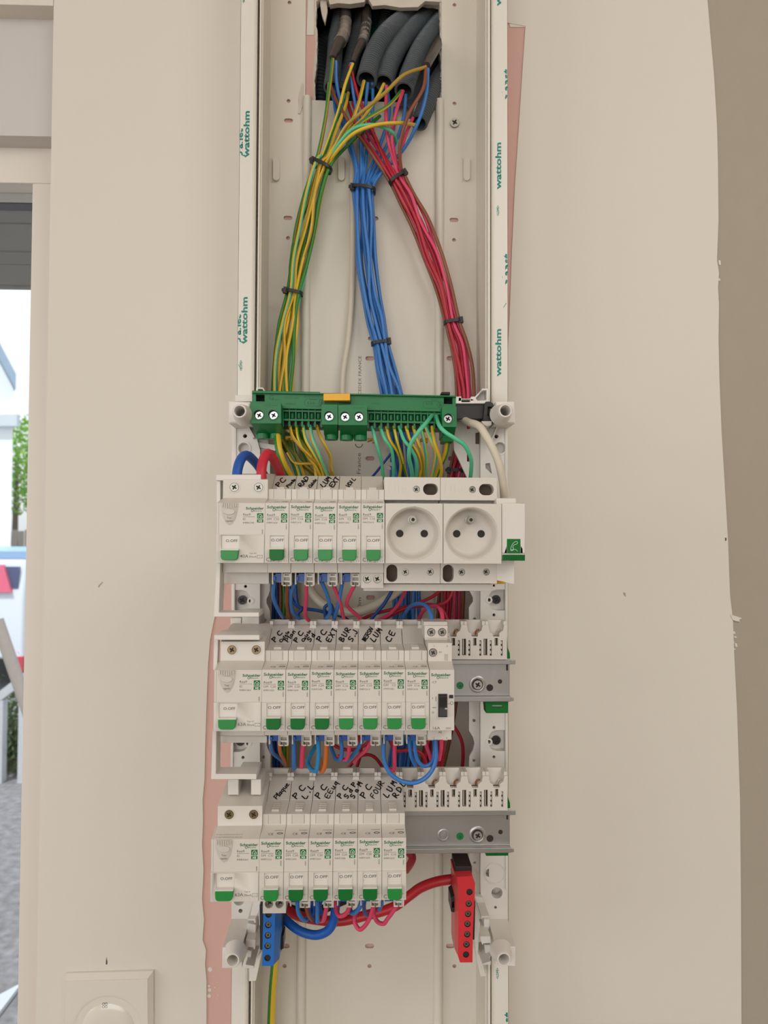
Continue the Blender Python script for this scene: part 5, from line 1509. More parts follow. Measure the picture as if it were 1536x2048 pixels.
b = MB(); b.ppoly([(512, 776), (514, 774), (526, 775), (530, 782), (527, 782), (525, 778), (516, 778), (516, 800), (512, 800)], 62.3, 84)
b.ppoly([(470, 790), (505, 790), (505, 803), (470, 803)], 62.6, 72)
b.build('body', M_FRAME, br, bevel=.4)
# black holder
bh = thing('bar_holder', 'black plastic holder between the green bar and the right hinge tube', 'holder', (*U(945, 838, 92), 70))
b = MB(); b.ppoly([(905, 807), (968, 807), (968, 838), (905, 838)], 78, 93)
b.build('body', M_BLACK, bh, bevel=.6)
b = MB(); b.ppoly([(969, 807), (972, 803), (980, 803), (986, 806), (989, 840), (985, 846), (975, 843), (966, 841)], 78, 99, [[(976, 814), (984, 814), (984, 831), (976, 831)]])
b.ppoly([(976, 814), (984, 814), (984, 831), (976, 831)], 78, 92)
b.build('end_piece', M_BLACK, bh, bevel=.6)
b = MB(); b.ppoly([(981, 817), (984, 817), (984, 831), (981, 831)], 92, 95); b.build('pale_tab', M_FRAME, bh)

# ------------------------------------------------------------------ green earth bar
gb = thing('earth_bar', 'long green earth terminal bar across the trunking above the top row', 'terminal bar', (*U(707, 850, 90), 60))
b = MB()
def sl(x): return (x - 505) * 8.0 / 405        # the bar hangs slightly askew
def gp(pts): return [(x, y + sl(x)) for x, y in pts]
def GP(mb, pts, h0, h1, holes=()):
    mb.ppoly(gp(pts), h0, h1, [gp(q) for q in holes])
GP(b, [(504, 783), (912, 783), (912, 816), (504, 816)], 78, 96, [[(512, 789), (529, 789), (529, 802), (512, 802)], [(888, 787), (905, 787), (905, 800), (888, 800)]])
b.build('top_plate', M_GREENBAR, gb, bevel=.4)
b = MB(); GP(b, [(504, 781), (640, 781), (640, 786), (504, 786)], 80, 99); GP(b, [(640, 783), (912, 783), (912, 786), (640, 786)], 80, 99)
GP(b, [(506, 802), (912, 802), (912, 850), (506, 850)], 62, 88)
b.build('body', M_GREENBAR, gb, bevel=.4)
b = MB(); GP(b, [(512, 788), (529, 788), (529, 803), (512, 803)], 78, 82); GP(b, [(888, 786), (905, 786), (905, 801), (888, 801)], 78, 82); b.build('end_recess', M_DARK, gb)
# terminal slots
sep = MB(); cup = MB(); ent = MB()
def slots(x0, x1, n):
    p_ = (x1 - x0) / n
    for i in range(n + 1):
        x = x0 + i * p_
        GP(sep, [(x - 1.2, 816), (x + 1.2, 816), (x + 1.2, 840), (x - 1.2, 840)], 84, 93.5)
        GP(sep, [(x - 1.8, 839), (x + 1.8, 839), (x + 1.8, 852), (x - 1.8, 852)], 84, 94)
    for i in range(n):
        x = x0 + i * p_
        GP(sep, [(x + 1, 818), (x + p_ - 1, 818), (x + p_ - 1, 822), (x + 1, 822)], 84, 93)
        X, Z = U(x + p_ / 2, 828 + sl(x), 90)
        cup = MB(); cup.tube([(X, Z + 1.6, 88), (X, Z - 3.0, 88)], 2.3, 10); cup.build('clamp_button', M_GREENBAR, gb)
        GP(ent, [(x + 3.2, 842), (x + p_ - 3.2, 842), (x + p_ - 3.2, 849), (x + 3.2, 849)], 86, 88.3)
    GP(sep, [(x0, 836), (x1, 836), (x1, 840), (x0, 840)], 84, 95)
slots(566, 643, 6); sep.build('slot_wall', M_GREENBAR, gb, bevel=.15)
sep = MB(); slots(736, 882, 11); sep.build('slot_wall', M_GREENBAR, gb, bevel=.15); ent.build('wire_entry', M_DARK, gb)
for (xa, xb, scr, cyls) in ((501, 562, (517, 546), (526, 552)), (643, 675, (658,), (663,)), (676, 734, (690, 718), (693, 721)), (884, 913, (897,), ())):
    q = MB(); s0 = sl((xa + xb) / 2)
    hs = [pc(x, 828.5 + s0, 9.4, 110, 24) for x in scr]
    body = [U(a, c, 110) for a, c in [(xa, 806 + s0), (xb, 806 + s0), (xb + .5, 846 + s0), (xa + .5, 846 + s0)]]
    q.prism(body, 86, 110, hs)
    qa = [U(a, c, 110) for a, c in [(xa, 846 + s0), (xb, 846 + s0)]]
    # sloping lower part towards the wire entries
    zt = qa[0][1]
    q.side([(110, zt + .2), (110, zt), (96, zt - 6.5), (92, zt - 7), (70, zt - 7), (70, zt + .2)], qa[0][0] + 1.5, qa[1][0] - .3)
    for c in cyls:
        X, Z = U(c, 850 + s0, 90)
        q.tube([(X, zt - 2, 90), (X, zt - 11.0, 90)], 5.9, 20)
    if not cyls:
        q.side([(100, zt), (96, zt - 11), (74, zt - 11), (74, zt)], qa[0][0] + 2, qa[1][0] - 1)
    q.build('screw_block', M_GREENBAR, gb, bevel=.5)
    for x in scr:
        X, Z = U(x, 828.5 + s0, 110)
        rg = MB(); rg.ring(X, Z, 109.9, 111, 5.0, 4.15, 24); rg.build('screw_collar', M_GREENBAR, gb)
        wl = MB(); wl.cyl(X, Z, 100, 103, 4.1, 20); wl.build('screw_well', M_DARK, gb)
        screw_mb(X, Z, 105.4, 3.5, depth=1).build('terminal_screw', [M_CHROME, M_DARK], gb)
yt = MB(); yt.ppoly([(647, 787), (700, 787), (700, 801), (647, 801)], 92, 108); yt.build('yellow_tag', M_YEL, gb, bevel=.3)
bt = MB(); bt.ppoly([(649, 801), (702, 801), (702, 806), (690, 806), (649, 803)], 92, 98); bt.ppoly([(883, 781 + 7), (900, 789), (900, 784), (883, 784)], 80, 92); bt.build('black_backing', M_DARK, gb)
et = MB()
def gt(t, px, py, size, h=96.1, **k):
    X, Z = U(px, py + sl(px), h); et.text(t, X, Z, h, size, **k)
gt('Schneider', 608, 793, 3.6, sx=1.1); gt('Electric', 620, 798, 2.0)
gt('Schneider', 848, 789, 3.6, sx=1.1); gt('Electric', 862, 794, 2.0)
gt('63A', 614, 807, 4.2); gt('63A', 851, 803, 4.2)
gt('1,5-2,5 mm\u00b2', 569, 796, 2.6); gt('1,5-2,5 mm\u00b2', 738, 792, 2.6); gt('4 N.m/C', 572, 808, 2.6); gt('1,6 N/C', 742, 804, 2.6)
gt('G', 538, 799, 6); gt('2 mm\u00b2', 544, 800, 2.4)
X, Z = U(527, 812, 110); et.text('1,5-25 mm\u00b2', X, Z, 110.1, 2.6); X, Z = U(703, 817, 110); et.text('1,5-16 mm\u00b2', X, Z, 110.1, 2.2)
for px in (609, 846):
    for q in (rrect(0, 0, 15.5, 6.4, 3, 5),):
        X, Z = U(px, 810 + sl(px), 96.1)
        et.ribbon([(X + a, Z + c) for a, c in q + q[:1]], .35, lambda a, c: (a, c, 96.12))
    X, Z = U(px + 43 - 8, 803 + sl(px), 96.1)
    cc_ = circ(X, Z, 2.8, 20); et.ribbon(cc_ + cc_[:1], .35, lambda a, c: (a, c, 96.12))
    et.ribbon([(X, Z + 1.8), (X, Z)], .35, lambda a, c: (a, c, 96.12)); et.ribbon([(X - 1.6, Z), (X + 1.6, Z)], .35, lambda a, c: (a, c, 96.12)); et.ribbon([(X - 1, Z - .9), (X + 1, Z - .9)], .35, lambda a, c: (a, c, 96.12))
et.build('moulded_lettering', M_GREENDK, gb, sharp=180)
yc = MB()
for (a, c) in ((571, 872), (735, 876), (842, 876)):
    yc.ppoly([(a, c), (a + 14, c), (a + 14, c + 8), (a + 10, c + 8), (a + 10, c + 3), (a, c + 6)], 60, 72)
yc.build('yellow_hook', M_YEL, gb)

# wires of the green bar
WB = 'stiff green-yellow wire '
GWC = [0]
ORD = ['first', 'second', 'third', 'fourth', 'fifth', 'sixth', 'seventh', 'eighth', 'ninth', 'tenth']
def gw(pts, m1, m2, lab, r=1.5, tw=.02):
    if lab is not lab1 and GWC[0] < 5: GWC[0] = 5
    i = GWC[0]; GWC[0] += 1
    j = i if i < 5 else i - 5
    lab = ('mint' if m1 == MT else 'yellow-green') + ' wire, ' + ORD[j] + ' from the left among the ' + ('left' if i < 5 else 'right') + ' slots of the green bar'
    return wire(pts, r, m1, 'earth_wire', lab, 'earth wires plugged into the green bar', m2, tw)
wire([(554, 868, 92), (558, 900, 100), (568, 930, 96), (582, 955, 84), (600, 985, 70)], 3.2, W_YEL, 'main_earth_wire', 'thick green-yellow main wire leaving the left end of the green bar', None, W_GRN, .0, n=20, ph=0.0)
lab1 = WB + 'from the left slots of the green bar down behind the top row'
gw([(579, 851, 90), (585, 872, 94), (600, 893, 96), (618, 912, 92), (645, 940, 80), (660, 980, 60)], Y, O_, lab1)
gw([(593, 851, 90), (598, 880, 94), (613, 908, 92), (632, 934, 84), (648, 968, 70), (650, 990, 60)], G, Y, lab1)
gw([(606, 851, 90), (612, 880, 94), (628, 908, 92), (642, 934, 84), (652, 970, 70), (655, 990, 60)], MT, Y, lab1)
gw([(620, 851, 90), (626, 880, 96), (638, 908, 94), (648, 934, 86), (662, 970, 70), (665, 990, 60)], MT, Y, lab1)
gw([(633, 851, 90), (640, 872, 96), (652, 895, 96), (661, 915, 90), (662, 938, 84), (675, 968, 70), (678, 990, 60)], Y, O_, lab1)
lab2 = 'dark green-yellow wire crossing behind the left part of the green bar'
random.seed(21)
for k in range(7):
    a = 572 + k * 2
    wire([(a, 866, 40 + k * 2), (a + 4 + k, 888 + k * 4, 48), (a + 30 + k * 2, 925 + k * 3, 46), (a + 66, 962, 40), (a + 90, 1000, 34)], 1.5, (W_MINT if k % 3 == 0 else W_OLV) if k % 2 else W_GRN, 'earth_wire', ['first', 'second', 'third', 'fourth', 'fifth', 'sixth', 'last'][k] + ' from the left of the dark wires slanting behind the green bar', 'wires crossing behind the green bar', W_GRN if k % 2 else W_OLV, .02)
wire([(575, 905, 74), (590, 925, 76), (615, 927, 74), (640, 930, 66), (660, 950, 50)], 1.4, O_, 'earth_wire', 'olive wire crossing flat over the dark wires under the green bar', 'wires crossing behind the green bar', Y, .02)
lab3 = WB + 'from the right slots of the green bar down behind the sockets'
for pts, m1, m2 in (
    ([(744, 853, 90), (751, 880, 94), (758, 905, 90), (764, 930, 80), (767, 965, 66)], MT, None),
    ([(760, 853, 90), (769, 877, 96), (783, 900, 92), (787, 930, 82), (787, 965, 66)], MT, None),
    ([(773, 853, 90), (780, 880, 94), (796, 905, 88), (802, 930, 78), (797, 965, 62)], O_, Y),
    ([(787, 853, 90), (793, 880, 94), (802, 910, 88), (808, 935, 76), (816, 965, 60)], Y, G),
    ([(798, 853, 90), (808, 880, 98), (822, 898, 98), (833, 925, 90), (831, 965, 70)], MT, None),
    ([(812, 853, 90), (820, 880, 96), (836, 908, 92), (842, 935, 80), (836, 965, 66)], Y, O_),
    ([(826, 853, 90), (834, 880, 96), (844, 908, 92), (847, 935, 80), (846, 965, 66)], Y, O_),
    ([(841, 853, 88), (848, 880, 92), (853, 910, 88), (853, 940, 78), (852, 965, 66)], Y, MT),
    ([(851, 853, 92), (862, 880, 98), (872, 905, 96), (868, 935, 84), (861, 965, 70)], MT, Y),
    ([(864, 853, 92), (869, 885, 100), (878, 912, 96), (883, 940, 84), (878, 968, 70)], Y, None)):
    gw(pts, m1, m2, lab3, 1.55)
wire([(864, 831, 92), (852, 846, 110), (836, 865, 116), (821, 890, 112), (818, 915, 104), (823, 940, 90), (825, 968, 74)], 1.9, MT, 'earth_wire', 'mint wire arching from an upper slot of the green bar down to the left socket', None)
wire([(873, 832, 92), (878, 850, 110), (890, 864, 116), (910, 877, 116), (930, 892, 112), (942, 918, 104), (942, 945, 92), (939, 970, 76)], 1.9, MT, 'earth_wire', 'mint wire swinging right from the green bar towards the right socket', None)
wire([(895, 864, 84), (895, 885, 82), (890, 910, 76), (876, 940, 64), (866, 970, 50)], 2.4, G, 'earth_wire', 'thick green-yellow wire below the right end of the green bar', None, Y, .0)
cable([(922, 836, 84), (936, 844, 96), (958, 852, 112), (972, 872, 118), (984, 894, 120), (996, 922, 120), (1004, 955, 118), (1008, 1000, 112), (1002, 1050, 90)], 3.4, W_CREAM, 'data_cable', 'cream cable curving over the right side frame down behind the sockets', 'cable')
cable([(785, 903, 40), (768, 925, 36), (752, 945, 30), (738, 962, 24), (730, 980, 20)], 1.2, W_BLUE2, 'blue_core', 'thin dark blue core slanting left behind the mint wires', 'wire')
cl = MB(); random.seed(4)
for k in range(9):
    a, c = 776 + random.uniform(-6, 8), 905 + random.uniform(-14, 30)
    cl.ppoly([(a, c), (a + random.uniform(4, 9), c + random.uniform(-2, 4)), (a + random.uniform(4, 9), c + random.uniform(6, 12)), (a - 1, c + random.uniform(5, 9))], 30 + k, 30.4 + k)
tag(cl.build('foil_scrap', M_GREYP), 'crumpled clear film scrap behind the mint wires above the left socket', 'film scrap')
HQ = HR + 52
cable([(473, 975, HQ - 10), (475, 940, HQ - 12), (483, 917, HQ - 18), (494, 911, HQ - 28), (508, 922, HQ - 44), (524, 944, HQ - 62), (545, 985, HQ - 90)], 3.9, mat('cable_blue', (22, 82, 168), .45), 'supply_cable', 'thick blue cable arching up out of the left end of the top row', 'cable')
cable([(524, 975, HQ - 10), (523, 940, HQ - 12), (528, 917, HQ - 18), (536, 907, HQ - 24), (547, 918, HQ - 36), (557, 938, HQ - 56), (565, 960, HQ - 78), (572, 990, HQ - 94)], 3.9, mat('cable_red', (196, 34, 56), .45), 'supply_cable', 'thick red cable arching up out of the top row beside the blue one', 'cable')

# ------------------------------------------------------------------ wires between rows
HW_ = HR + 26
def bw(pts, m1, lab, h0=HW_, dh=-9, r=1.6, m2=None, grp='short wires hanging between the rows'):
    n_ = len(pts) - 1
    if dh == -9: P = [(a, c, h0 + (92 - h0) * (i / n_) ** 1.3) for i, (a, c) in enumerate(pts)]
    else: P = [(a, c, h0 + dh * i) for i, (a, c) in enumerate(pts)]
    return wire(P, r, m1, 'short_wire', lab, grp, m2)
T1 = ' wire hanging from the top row breaker '
bw([(549, 1158), (547, 1195), (559, 1224), (572, 1240), (600, 1262)], W_BLUE, 'blue' + T1 + 'nearest the wide switch')
bw([(576, 1160), (573, 1205), (581, 1236), (592, 1262)], W_BRN, 'brown' + T1 + 'nearest the wide switch')
bw([(594, 1158), (582, 1190), (586, 1224), (612, 1244), (650, 1250)], W_BLUE, 'blue' + T1 + 'with the RAD note')
bw([(613, 1160), (612, 1200), (611, 1232), (628, 1247), (660, 1262)], W_PINK, 'pink' + T1 + 'with the RAD note')
bw([(641, 1158), (656, 1195), (660, 1225), (648, 1242), (640, 1262)], W_BLUE, 'blue' + T1 + 'with the LUM EXT note')
bw([(663, 1160), (680, 1205), (688, 1238), (700, 1262)], W_PINK, 'pink' + T1 + 'with the LUM EXT note')
bw([(686, 1158), (677, 1205), (668, 1240), (660, 1262)], W_BLUE, 'blue' + T1 + 'with the VDI note')
bw([(714, 1162), (697, 1195), (695, 1212), (716, 1232), (735, 1246), (779, 1228), (805, 1195), (822, 1150)], W_PINK, 'pink' + T1 + 'with the VDI note', dh=-12)
cable([(612, 1150, 60), (624, 1185, 62), (652, 1212, 66), (690, 1224, 70), (730, 1220, 72), (776, 1196, 70), (815, 1165, 60)], 4.3, W_CREAM, 'data_cable', 'cream cable sagging between the top and middle rows behind the coloured wires', 'cable')
wire([(797, 1262, 70), (808, 1232, 90), (821, 1213, 104), (838, 1207, 120), (853, 1212, 134), (862, 1230, 142), (864, 1268, HR + 14)], 1.7, W_BLUE, 'short_wire', 'blue wire looping into the top of the contactor', None)
wire([(832, 1262, 70), (838, 1238, 90), (850, 1218, 108), (868, 1212, 124), (880, 1218, 136), (885, 1238, 142), (886, 1268, HR + 14)], 1.7, W_PINK, 'short_wire', 'pink wire looping into the top of the contactor', None)
random.seed(31)
CR = ', between top and middle rows'
for k, (m_, pts, lb) in enumerate((
    (W_RED, [(640, 1275), (700, 1246), (760, 1240), (820, 1215), (890, 1205), (912, 1160)], 'red wire rising the whole way to the right'),
    (W_RED, [(700, 1262), (725, 1238), (770, 1222), (830, 1212), (878, 1214), (905, 1262)], 'red wire arching low over the blue bundle'),
    (W_RED2, [(690, 1270), (740, 1252), (790, 1225), (870, 1190), (900, 1150)], 'deep red wire climbing steeply to the right bundle'),
    (W_BLUE2, [(575, 1150), (590, 1208), (640, 1222), (690, 1236), (720, 1270)], 'deep blue wire running flat behind the pink ones'),
    (W_BLUE2, [(590, 1150), (594, 1205), (604, 1218), (596, 1232), (620, 1275)], 'small deep blue kink at the left'),
    (W_BLUE2, [(655, 1275), (650, 1226), (650, 1214), (662, 1210), (668, 1236), (664, 1275)], 'small deep blue loop below the third breaker'),
    (W_BLUE2, [(735, 1275), (742, 1240), (770, 1205), (800, 1150)], 'deep blue wire slanting up beside the cream cable'),
    (W_RED, [(735, 1275), (690, 1250), (640, 1250), (600, 1275)], 'low red wire just above the comb'))):
    wire([(a, c, 62 + 2.5 * k) for a, c in pts], 1.6, m_, 'crossing_wire', lb + CR, 'wires crossing between the top and middle rows')
for k in range(5):
    wire([(545 + k * 7, 1140, 44 + k), (547 + k * 7, 1200, 44 + k), (546 + k * 7, 1280, 44 + k), (548 + k * 7, 1560, 44)], 1.7, (W_BLUE2, W_BLUE2, W_BRN, W_GRN, W_OLV)[k], 'riser_wire', ('leftmost dark blue', 'second dark blue', 'brown', 'green', 'olive')[k] + ' wire running down behind the left ends of the rows', 'wires behind the left ends of the rows')
T2 = ' wire hanging from the middle row breaker '
bw([(539, 1474), (545, 1504), (562, 1520), (580, 1545)], W_BLUE, 'blue' + T2 + 'nearest the wide switch')
bw([(558, 1480), (561, 1505), (568, 1520), (574, 1545)], W_ORG, 'orange-brown' + T2 + 'nearest the wide switch')
bw([(587, 1474), (588, 1500), (588, 1525), (588, 1537)], W_BLUE, 'blue' + T2 + 'second from the wide switch', dh=-5, r=1.9)
bw([(608, 1480), (605, 1505), (603, 1535)], W_PINK, 'pink' + T2 + 'second from the wide switch', dh=-5, r=1.9)
bw([(636, 1474), (637, 1510), (633, 1540), (622, 1538), (616, 1524), (626, 1500), (636, 1488)], W_CYAN, 'light blue' + T2 + 'with the PC EXT note', dh=-6, r=1.8)
bw([(653, 1480), (652, 1510), (649, 1534), (643, 1542), (640, 1515)], W_ORG, 'orange' + T2 + 'with the PC EXT note', dh=-5, r=1.8)
bw([(681, 1474), (684, 1500), (681, 1518), (672, 1518), (664, 1500), (660, 1484)], W_BLUE, 'blue' + T2 + 'with the BUR note', dh=-6)
bw([(699, 1480), (697, 1508), (690, 1520), (676, 1512)], W_PINK, 'pink' + T2 + 'with the BUR note', dh=-6)
bw([(727, 1474), (720, 1490), (708, 1508), (692, 1522), (678, 1512)], W_BLUE, 'blue' + T2 + 'with the crossed-out note', dh=-7)
bw([(743, 1480), (732, 1500), (718, 1512), (708, 1524)], W_PINK, 'pink' + T2 + 'with the crossed-out note', dh=-8)
bw([(768, 1476), (768, 1517), (779, 1545), (802, 1562), (831, 1565), (856, 1551), (871, 1522), (871, 1476)], W_BLUE, 'long blue wire looping from the CE breaker down and up to the contactor', dh=0, r=1.75, h0=HR + 22)
bw([(790, 1480), (789, 1510), (788, 1540), (778, 1538)], W_PINK, 'pink' + T2 + 'with the CE note', dh=-6, r=1.7)
bw([(818, 1474), (822, 1510), (831, 1531)], W_BLUE, 'blue' + T2 + 'beside the contactor', dh=-6)
bw([(828, 1474), (833, 1515), (848, 1532), (866, 1520), (868, 1480)], W_BLUE, 'second blue' + T2 + 'beside the contactor', dh=-3)
bw([(847, 1480), (856, 1500), (863, 1522)], W_PINK, 'pink' + T2 + 'beside the contactor', dh=-8)
bw([(882, 1470), (882, 1495), (878, 1520)], W_PINK, 'pink wire leaving the bottom of the contactor', dh=-6)
random.seed(32)
CR = ', between middle and bottom rows'
for k, (m_, pts, lb) in enumerate((
    (W_RED2, [(900, 1440), (922, 1478), (926, 1515), (920, 1570)], 'deep red wire bowing far right'),
    (W_RED2, [(672, 1575), (710, 1520), (740, 1510), (762, 1530), (782, 1575)], 'deep red arch'),
    (W_RED2, [(695, 1575), (720, 1540), (745, 1550), (762, 1580)], 'lower deep red arch inside the larger one'),
    (W_RED, [(860, 1470), (850, 1510), (845, 1575)], 'left red wire dropping below the contactor'),
    (W_RED2, [(876, 1470), (868, 1520), (860, 1575)], 'middle deep red wire dropping below the contactor'),
    (W_RED2, [(888, 1460), (884, 1520), (872, 1575)], 'right deep red wire dropping below the contactor'),
    (W_BLUE2, [(775, 1470), (790, 1510), (800, 1575)], 'deep blue wire slanting right inside the large blue loop'),
    (W_BLUE2, [(800, 1470), (806, 1520), (796, 1575)], 'deep blue wire dropping inside the large blue loop'),
    (W_RED2, [(700, 1575), (712, 1540), (722, 1500), (715, 1465)], 'deep red wire crossing the arches'),
    (W_RED, [(780, 1465), (790, 1500), (830, 1500), (850, 1520), (856, 1575)], 'red wire bending right inside the large blue loop'),
    (W_RED2, [(655, 1465), (668, 1490), (700, 1500), (730, 1490), (745, 1465)], 'flat deep red wire above the arches'))):
    wire([(a, c, 48 + 2.4 * k) for a, c in pts], 1.6, m_, 'crossing_wire', lb + CR, 'wires passing between the middle and bottom rows')
T3 = ' wire hanging from the bottom row breaker '
HW3 = HR + 24
bw([(594, 1792), (597, 1825), (609, 1840), (618, 1834)], W_BLUE, 'blue' + T3 + 'with the PC L.L note', dh=-5, h0=HW3, r=1.75)
bw([(611, 1806), (617, 1830), (624, 1840)], W_BRN, 'brown' + T3 + 'with the PC L.L note', dh=-8, h0=HW3)
bw([(634, 1792), (635, 1820), (635, 1844)], W_BLUE, 'blue' + T3 + 'with the smudged note', dh=-5, h0=HW3, r=1.8)
bw([(654, 1806), (651, 1825), (647, 1840), (640, 1842)], W_PINK, 'pink' + T3 + 'with the smudged note', dh=-5, h0=HW3, r=1.8)
bw([(702, 1806), (693, 1826), (680, 1832), (673, 1822), (671, 1800)], W_PINK, 'pink' + T3 + 'with the three-line note', dh=-4, h0=HW3, r=1.75)
bw([(727, 1792), (717, 1818), (704, 1826), (698, 1812)], W_BLUE, 'blue' + T3 + 'with the PC FOUR note', dh=-5, h0=HW3, r=1.9)
bw([(731, 1792), (728, 1812), (731, 1828), (740, 1832)], W_BLUE2, 'dark blue' + T3 + 'with the PC FOUR note', dh=-8, h0=HW3)
bw([(748, 1806), (742, 1830), (732, 1849), (720, 1859), (711, 1849), (709, 1835), (712, 1820)], W_PINK, 'pink looping' + T3 + 'with the PC FOUR note', dh=-3, h0=HW3, r=1.75)
bw([(797, 1806), (784, 1826), (775, 1838), (768, 1847), (757, 1845), (749, 1833), (746, 1812)], W_PINK, 'pink looping' + T3 + 'at the right end', dh=-3, h0=HW3, r=1.75)
bw([(774, 1792), (766, 1803), (758, 1820)], W_BLUE, 'blue' + T3 + 'at the right end', dh=-7, h0=HW3)
for k, (m_, pts) in enumerate(((W_BLUE2, [(620, 1795), (628, 1820), (620, 1842)]), (W_BLUE2, [(644, 1795), (640, 1815), (650, 1838)]), (W_BLUE2, [(626, 1795), (620, 1822), (632, 1845)]))):
    wire([(a, c, 110) for a, c in pts], 1.5, m_, 'crossing_wire', ('left', 'right', 'middle')[k] + ' of three dark blue wires behind the lower ends of the bottom row', 'wires behind the bottom row')
cable([(556, 1822, 112), (575, 1843, 118), (600, 1862, 124), (632, 1870, 128), (658, 1859, 132), (669, 1832, 136), (673, 1780, 140)], 3.7, mat('cable_blue2', (20, 92, 184), .45), 'supply_cable', 'thick blue cable looping from the blue terminal strip up into the bottom row', 'cable')
cable([(560, 1800, 84), (585, 1826, 88), (625, 1838, 94), (680, 1842, 98), (735, 1830, 98), (785, 1815, 98), (818, 1792, 98), (842, 1775, 100), (875, 1763, 104), (915, 1757, 108)], 4.2, mat('cable_red2', (190, 28, 42), .4), 'supply_cable', 'thick red cable curving along under the bottom row to the red terminal strip', 'cable')
cable([(560, 1800, 80), (575, 1815, 84), (600, 1822, 84), (640, 1820, 70), (690, 1800, 60)], 3.8, M_DARK, 'dark_cable', 'short dark cable beside the blue terminal strip', 'cable')
cable([(800, 1690, 60), (812, 1700, 60), (824, 1712, 64), (822, 1725, 60), (812, 1740, 50)], 3.6, mat('cable_red3', (170, 28, 42), .4), 'supply_cable', 'thick red cable end showing right of the bottom row', 'cable')
wire([(552, 1900, 60), (549, 1935, 50), (545, 1980, 40), (542, 2048, 32), (540, 2120, 30), (540, 2600, 20), (541, 3400, 12)], 3.6, W_YEL, 'main_earth_wire', 'thick green-yellow main wire running down below the blue terminal strip', None, W_GRN, 0.0, n=20, ph=0.0)

# ------------------------------------------------------------------ blue and red terminal strips
def strip(name, label, fp, hf, m_, holes, cap, side_pts, hb_):
    root = thing(name, label, 'terminal strip', (*U(*fp[-1], hf), hb_), 'terminal strips')
    b = MB(); hs = []
    n = len(fp); P = [U(a, c, hf) for a, c in fp]
    cx_ = sum(p[0] for p in P) / n; cz_ = sum(p[1] for p in P) / n
    HS_ = [circ(*U(a, c, hf), 6.3 / (FPX / (CD - hf)), 20) for a, c in holes]
    b.prism(P, hf - 1.6, hf, HS_)
    # body behind with a chamfer to one side
    Q = [(p[0] + d_, p[1]) for p, d_ in zip(P, side_pts)]
    b.loft(Q, hb_, Q, hf - 10); b.loft(Q, hf - 10, P, hf - 1.5)
    b.build('housing', m_, root, bevel=.5)
    w_ = MB(); s2 = MB()
    for i, q in enumerate(holes):
        x, z = U(*q, hf)
        w_.lathe(x, z, [(6.3 / (FPX / (CD - hf)), hf - .1), (6.1 / (FPX / (CD - hf)), hf - 1.55)], 20)
        w_.cyl(x, z, hf - 1.6, hf - 1.2, 2.45, 16)
    w_.build('screw_well', M_DARK, root)
    for i, q in enumerate(holes):
        if i in (0, len(holes) - 1): continue
        x, z = U(*q, hf)
        screw_mb(x, z, hf - .7, 1.9, depth=.4).build('terminal_screw', [M_SCREW, M_DARK], root)
    return root
hfb = 152
BT = strip('blue_terminal_strip', 'blue neutral terminal strip under the left end of the bottom row', [(527, 1812), (551, 1812), (547, 1932), (524, 1932)], hfb, M_BLUEP,
           [(537, 1829), (536.5, 1850), (536, 1871), (535.5, 1892), (535, 1916)], None, [0, 4.5, 3.5, 0], 118)
b = MB(); b.ppoly([(552, 1812), (568, 1820), (567, 1860), (566, 1895), (561, 1905), (552, 1905)], 112, 126); b.ppoly([(519, 1812), (528, 1812), (526, 1900), (520, 1900)], 112, 122)
b.ppoly([(560, 1872), (567, 1872), (567, 1898), (560, 1900)], 118, 134)
b.build('black_base', M_BLACK, BT, bevel=.5)
hfr = 152
RTm = strip('red_terminal_strip', 'red live terminal strip hanging at the right below the bottom row', [(914, 1754), (945, 1752), (950, 1766), (949, 1800), (946, 1860), (945, 1925), (920, 1925), (916, 1912), (916.5, 1800), (916, 1775)], hfr, M_REDP,
            [(939, 1784), (937.5, 1807.5), (936, 1828), (935, 1848), (934.5, 1868.5), (933, 1889), (932, 1909)], None, [-1.2, 0, 0, 0, 0, 0, -.6, -1.4, -1.4, -1.4], 118)
b = MB(); b.ppoly([(911, 1733), (944, 1733), (944, 1752), (911, 1752)], 116, 142)
b.ppoly([(906, 1752), (916, 1752), (916, 1895), (908, 1895)], 110, 126); b.ppoly([(944, 1800), (951, 1802), (949, 1880), (944, 1880)], 110, 126)
b.ppoly([(902, 1796), (909, 1791), (913, 1798), (913, 1826), (902, 1824)], 118, 138, [[(905, 1805), (909, 1803), (909, 1815), (905, 1816)]])
b.build('black_base', M_BLACK, RTm, bevel=.5)
b = MB(); b.box(*(U(928, 1800, 100)[0], U(940, 1800, 100)[0]), U(928, 1780, 100)[1], U(928, 1700, 100)[1], 74, 84); b.ppoly([(518, 1812), (526, 1812), (526, 1850), (518, 1850)], 70, 118)
b.ppoly([(948, 1840), (960, 1845), (958, 1870), (948, 1865)], 72, 118)
b.build('carrier_arm', M_FRAME, RTm)

# ------------------------------------------------------------------ vertical busbar covers (white C frames) left of the rows
HV = HR + 52
def cframe(label, outer, hbk):
    root = thing('vertical_link_cover', label, 'cover', (*U(outer[0][0], outer[2][1], HV), hbk), 'vertical link covers')
    return root
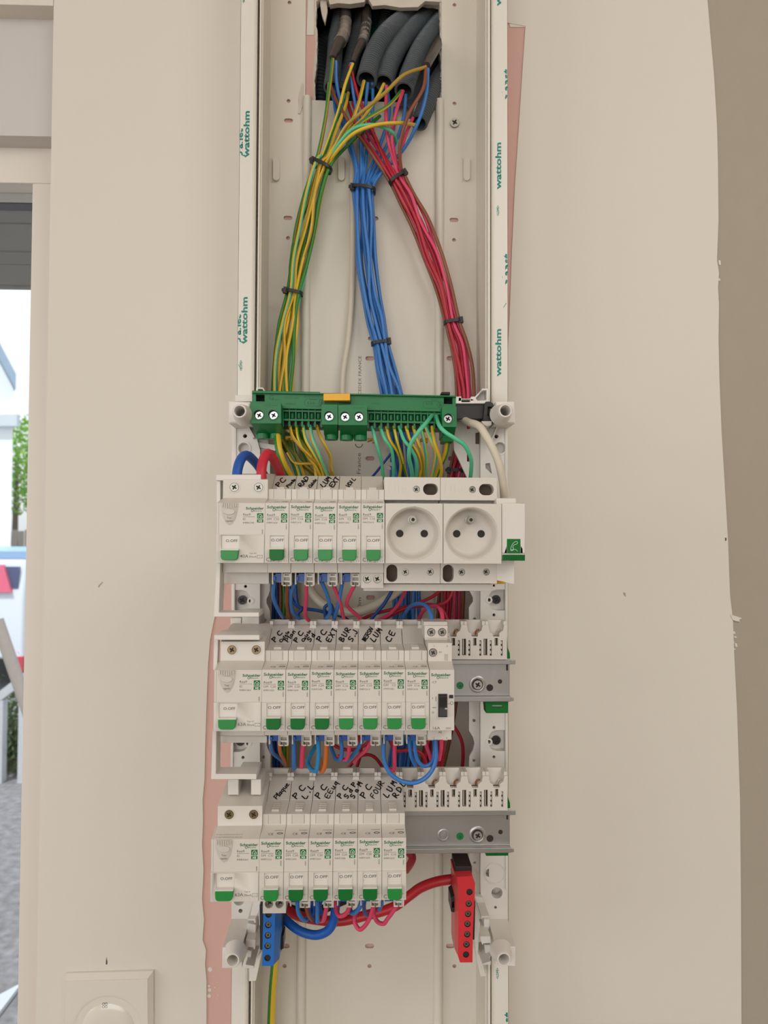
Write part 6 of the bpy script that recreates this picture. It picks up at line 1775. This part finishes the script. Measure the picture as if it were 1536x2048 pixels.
# link 1-2
c1 = cframe('white bracket-shaped link cover between the wide switches of the top and middle rows', [(427, 1127), (525, 1127), (525, 1235)], 90)
b = MB()
b.ppoly([(433, 1127), (441, 1127), (438, 1225), (518, 1225), (518, 1234), (427, 1234)], HV - 18, HV)
b.ppoly([(441, 1127), (534, 1127), (534, 1145), (440, 1145)], HV - 34, HV - 9)
b.ppoly([(440, 1145), (538, 1145), (538, 1168), (450, 1168), (441, 1160)], HV - 50, HV - 26)
b.ppoly([(479, 1225), (518, 1225), (518, 1234), (479, 1234)], HV - 50, HV - 18)
b.build('frame', M_WHITE2, c1, bevel=.5)
b = MB(); b.ppoly([(433, 950), (441, 950), (441, 1010), (433, 1010)], HV - 20, HV - 9); b.ppoly([(432, 949), (522, 949), (522, 961), (432, 961)], HV - 46, HV - 6)
b.build('top_cap', M_WHITE2, c1, bevel=.5)
b = MB(); b.ppoly([(484, 1234), (518, 1234), (518, 1270), (484, 1270)], HR - 40, HR - 4); b.ppoly([(461, 1236), (482, 1236), (482, 1270), (461, 1270)], HR - 50, HR - 16)
b.build('inner_post', M_FRAME, c1, bevel=.4)
c2 = cframe('white bracket-shaped link cover between the wide switches of the middle and bottom rows', [(422, 1465), (520, 1465), (520, 1560)], 90)
b = MB()
b.ppoly([(430, 1270), (519, 1270), (519, 1280), (430, 1280)], HV - 30, HV)
b.ppoly([(428, 1270), (437, 1270), (434, 1340), (426, 1340)], HV - 16, HV - 8)
b.build('top_cap', M_WHITE2, c2, bevel=.5)
b = MB()
b.ppoly([(425, 1462), (433, 1462), (432, 1548), (513, 1548), (513, 1559), (422, 1559)], HV - 18, HV)
b.ppoly([(432, 1462), (530, 1462), (530, 1472), (432, 1472)], HV - 34, HV - 9)
b.ppoly([(433, 1472), (534, 1472), (534, 1486), (444, 1486)], HV - 50, HV - 26)
b.ppoly([(473, 1548), (513, 1548), (513, 1559), (473, 1559)], HV - 50, HV - 18)
b.build('frame', M_WHITE2, c2, bevel=.5)
b = MB()
for (a, c) in ((456, 477), (502, 522)):
    b.ppoly([(a, 1559), (c, 1559), (c, 1590), (a, 1590)], HV - 48, HV - 19)
b.build('prong', M_WHITE2, c2, bevel=.4)
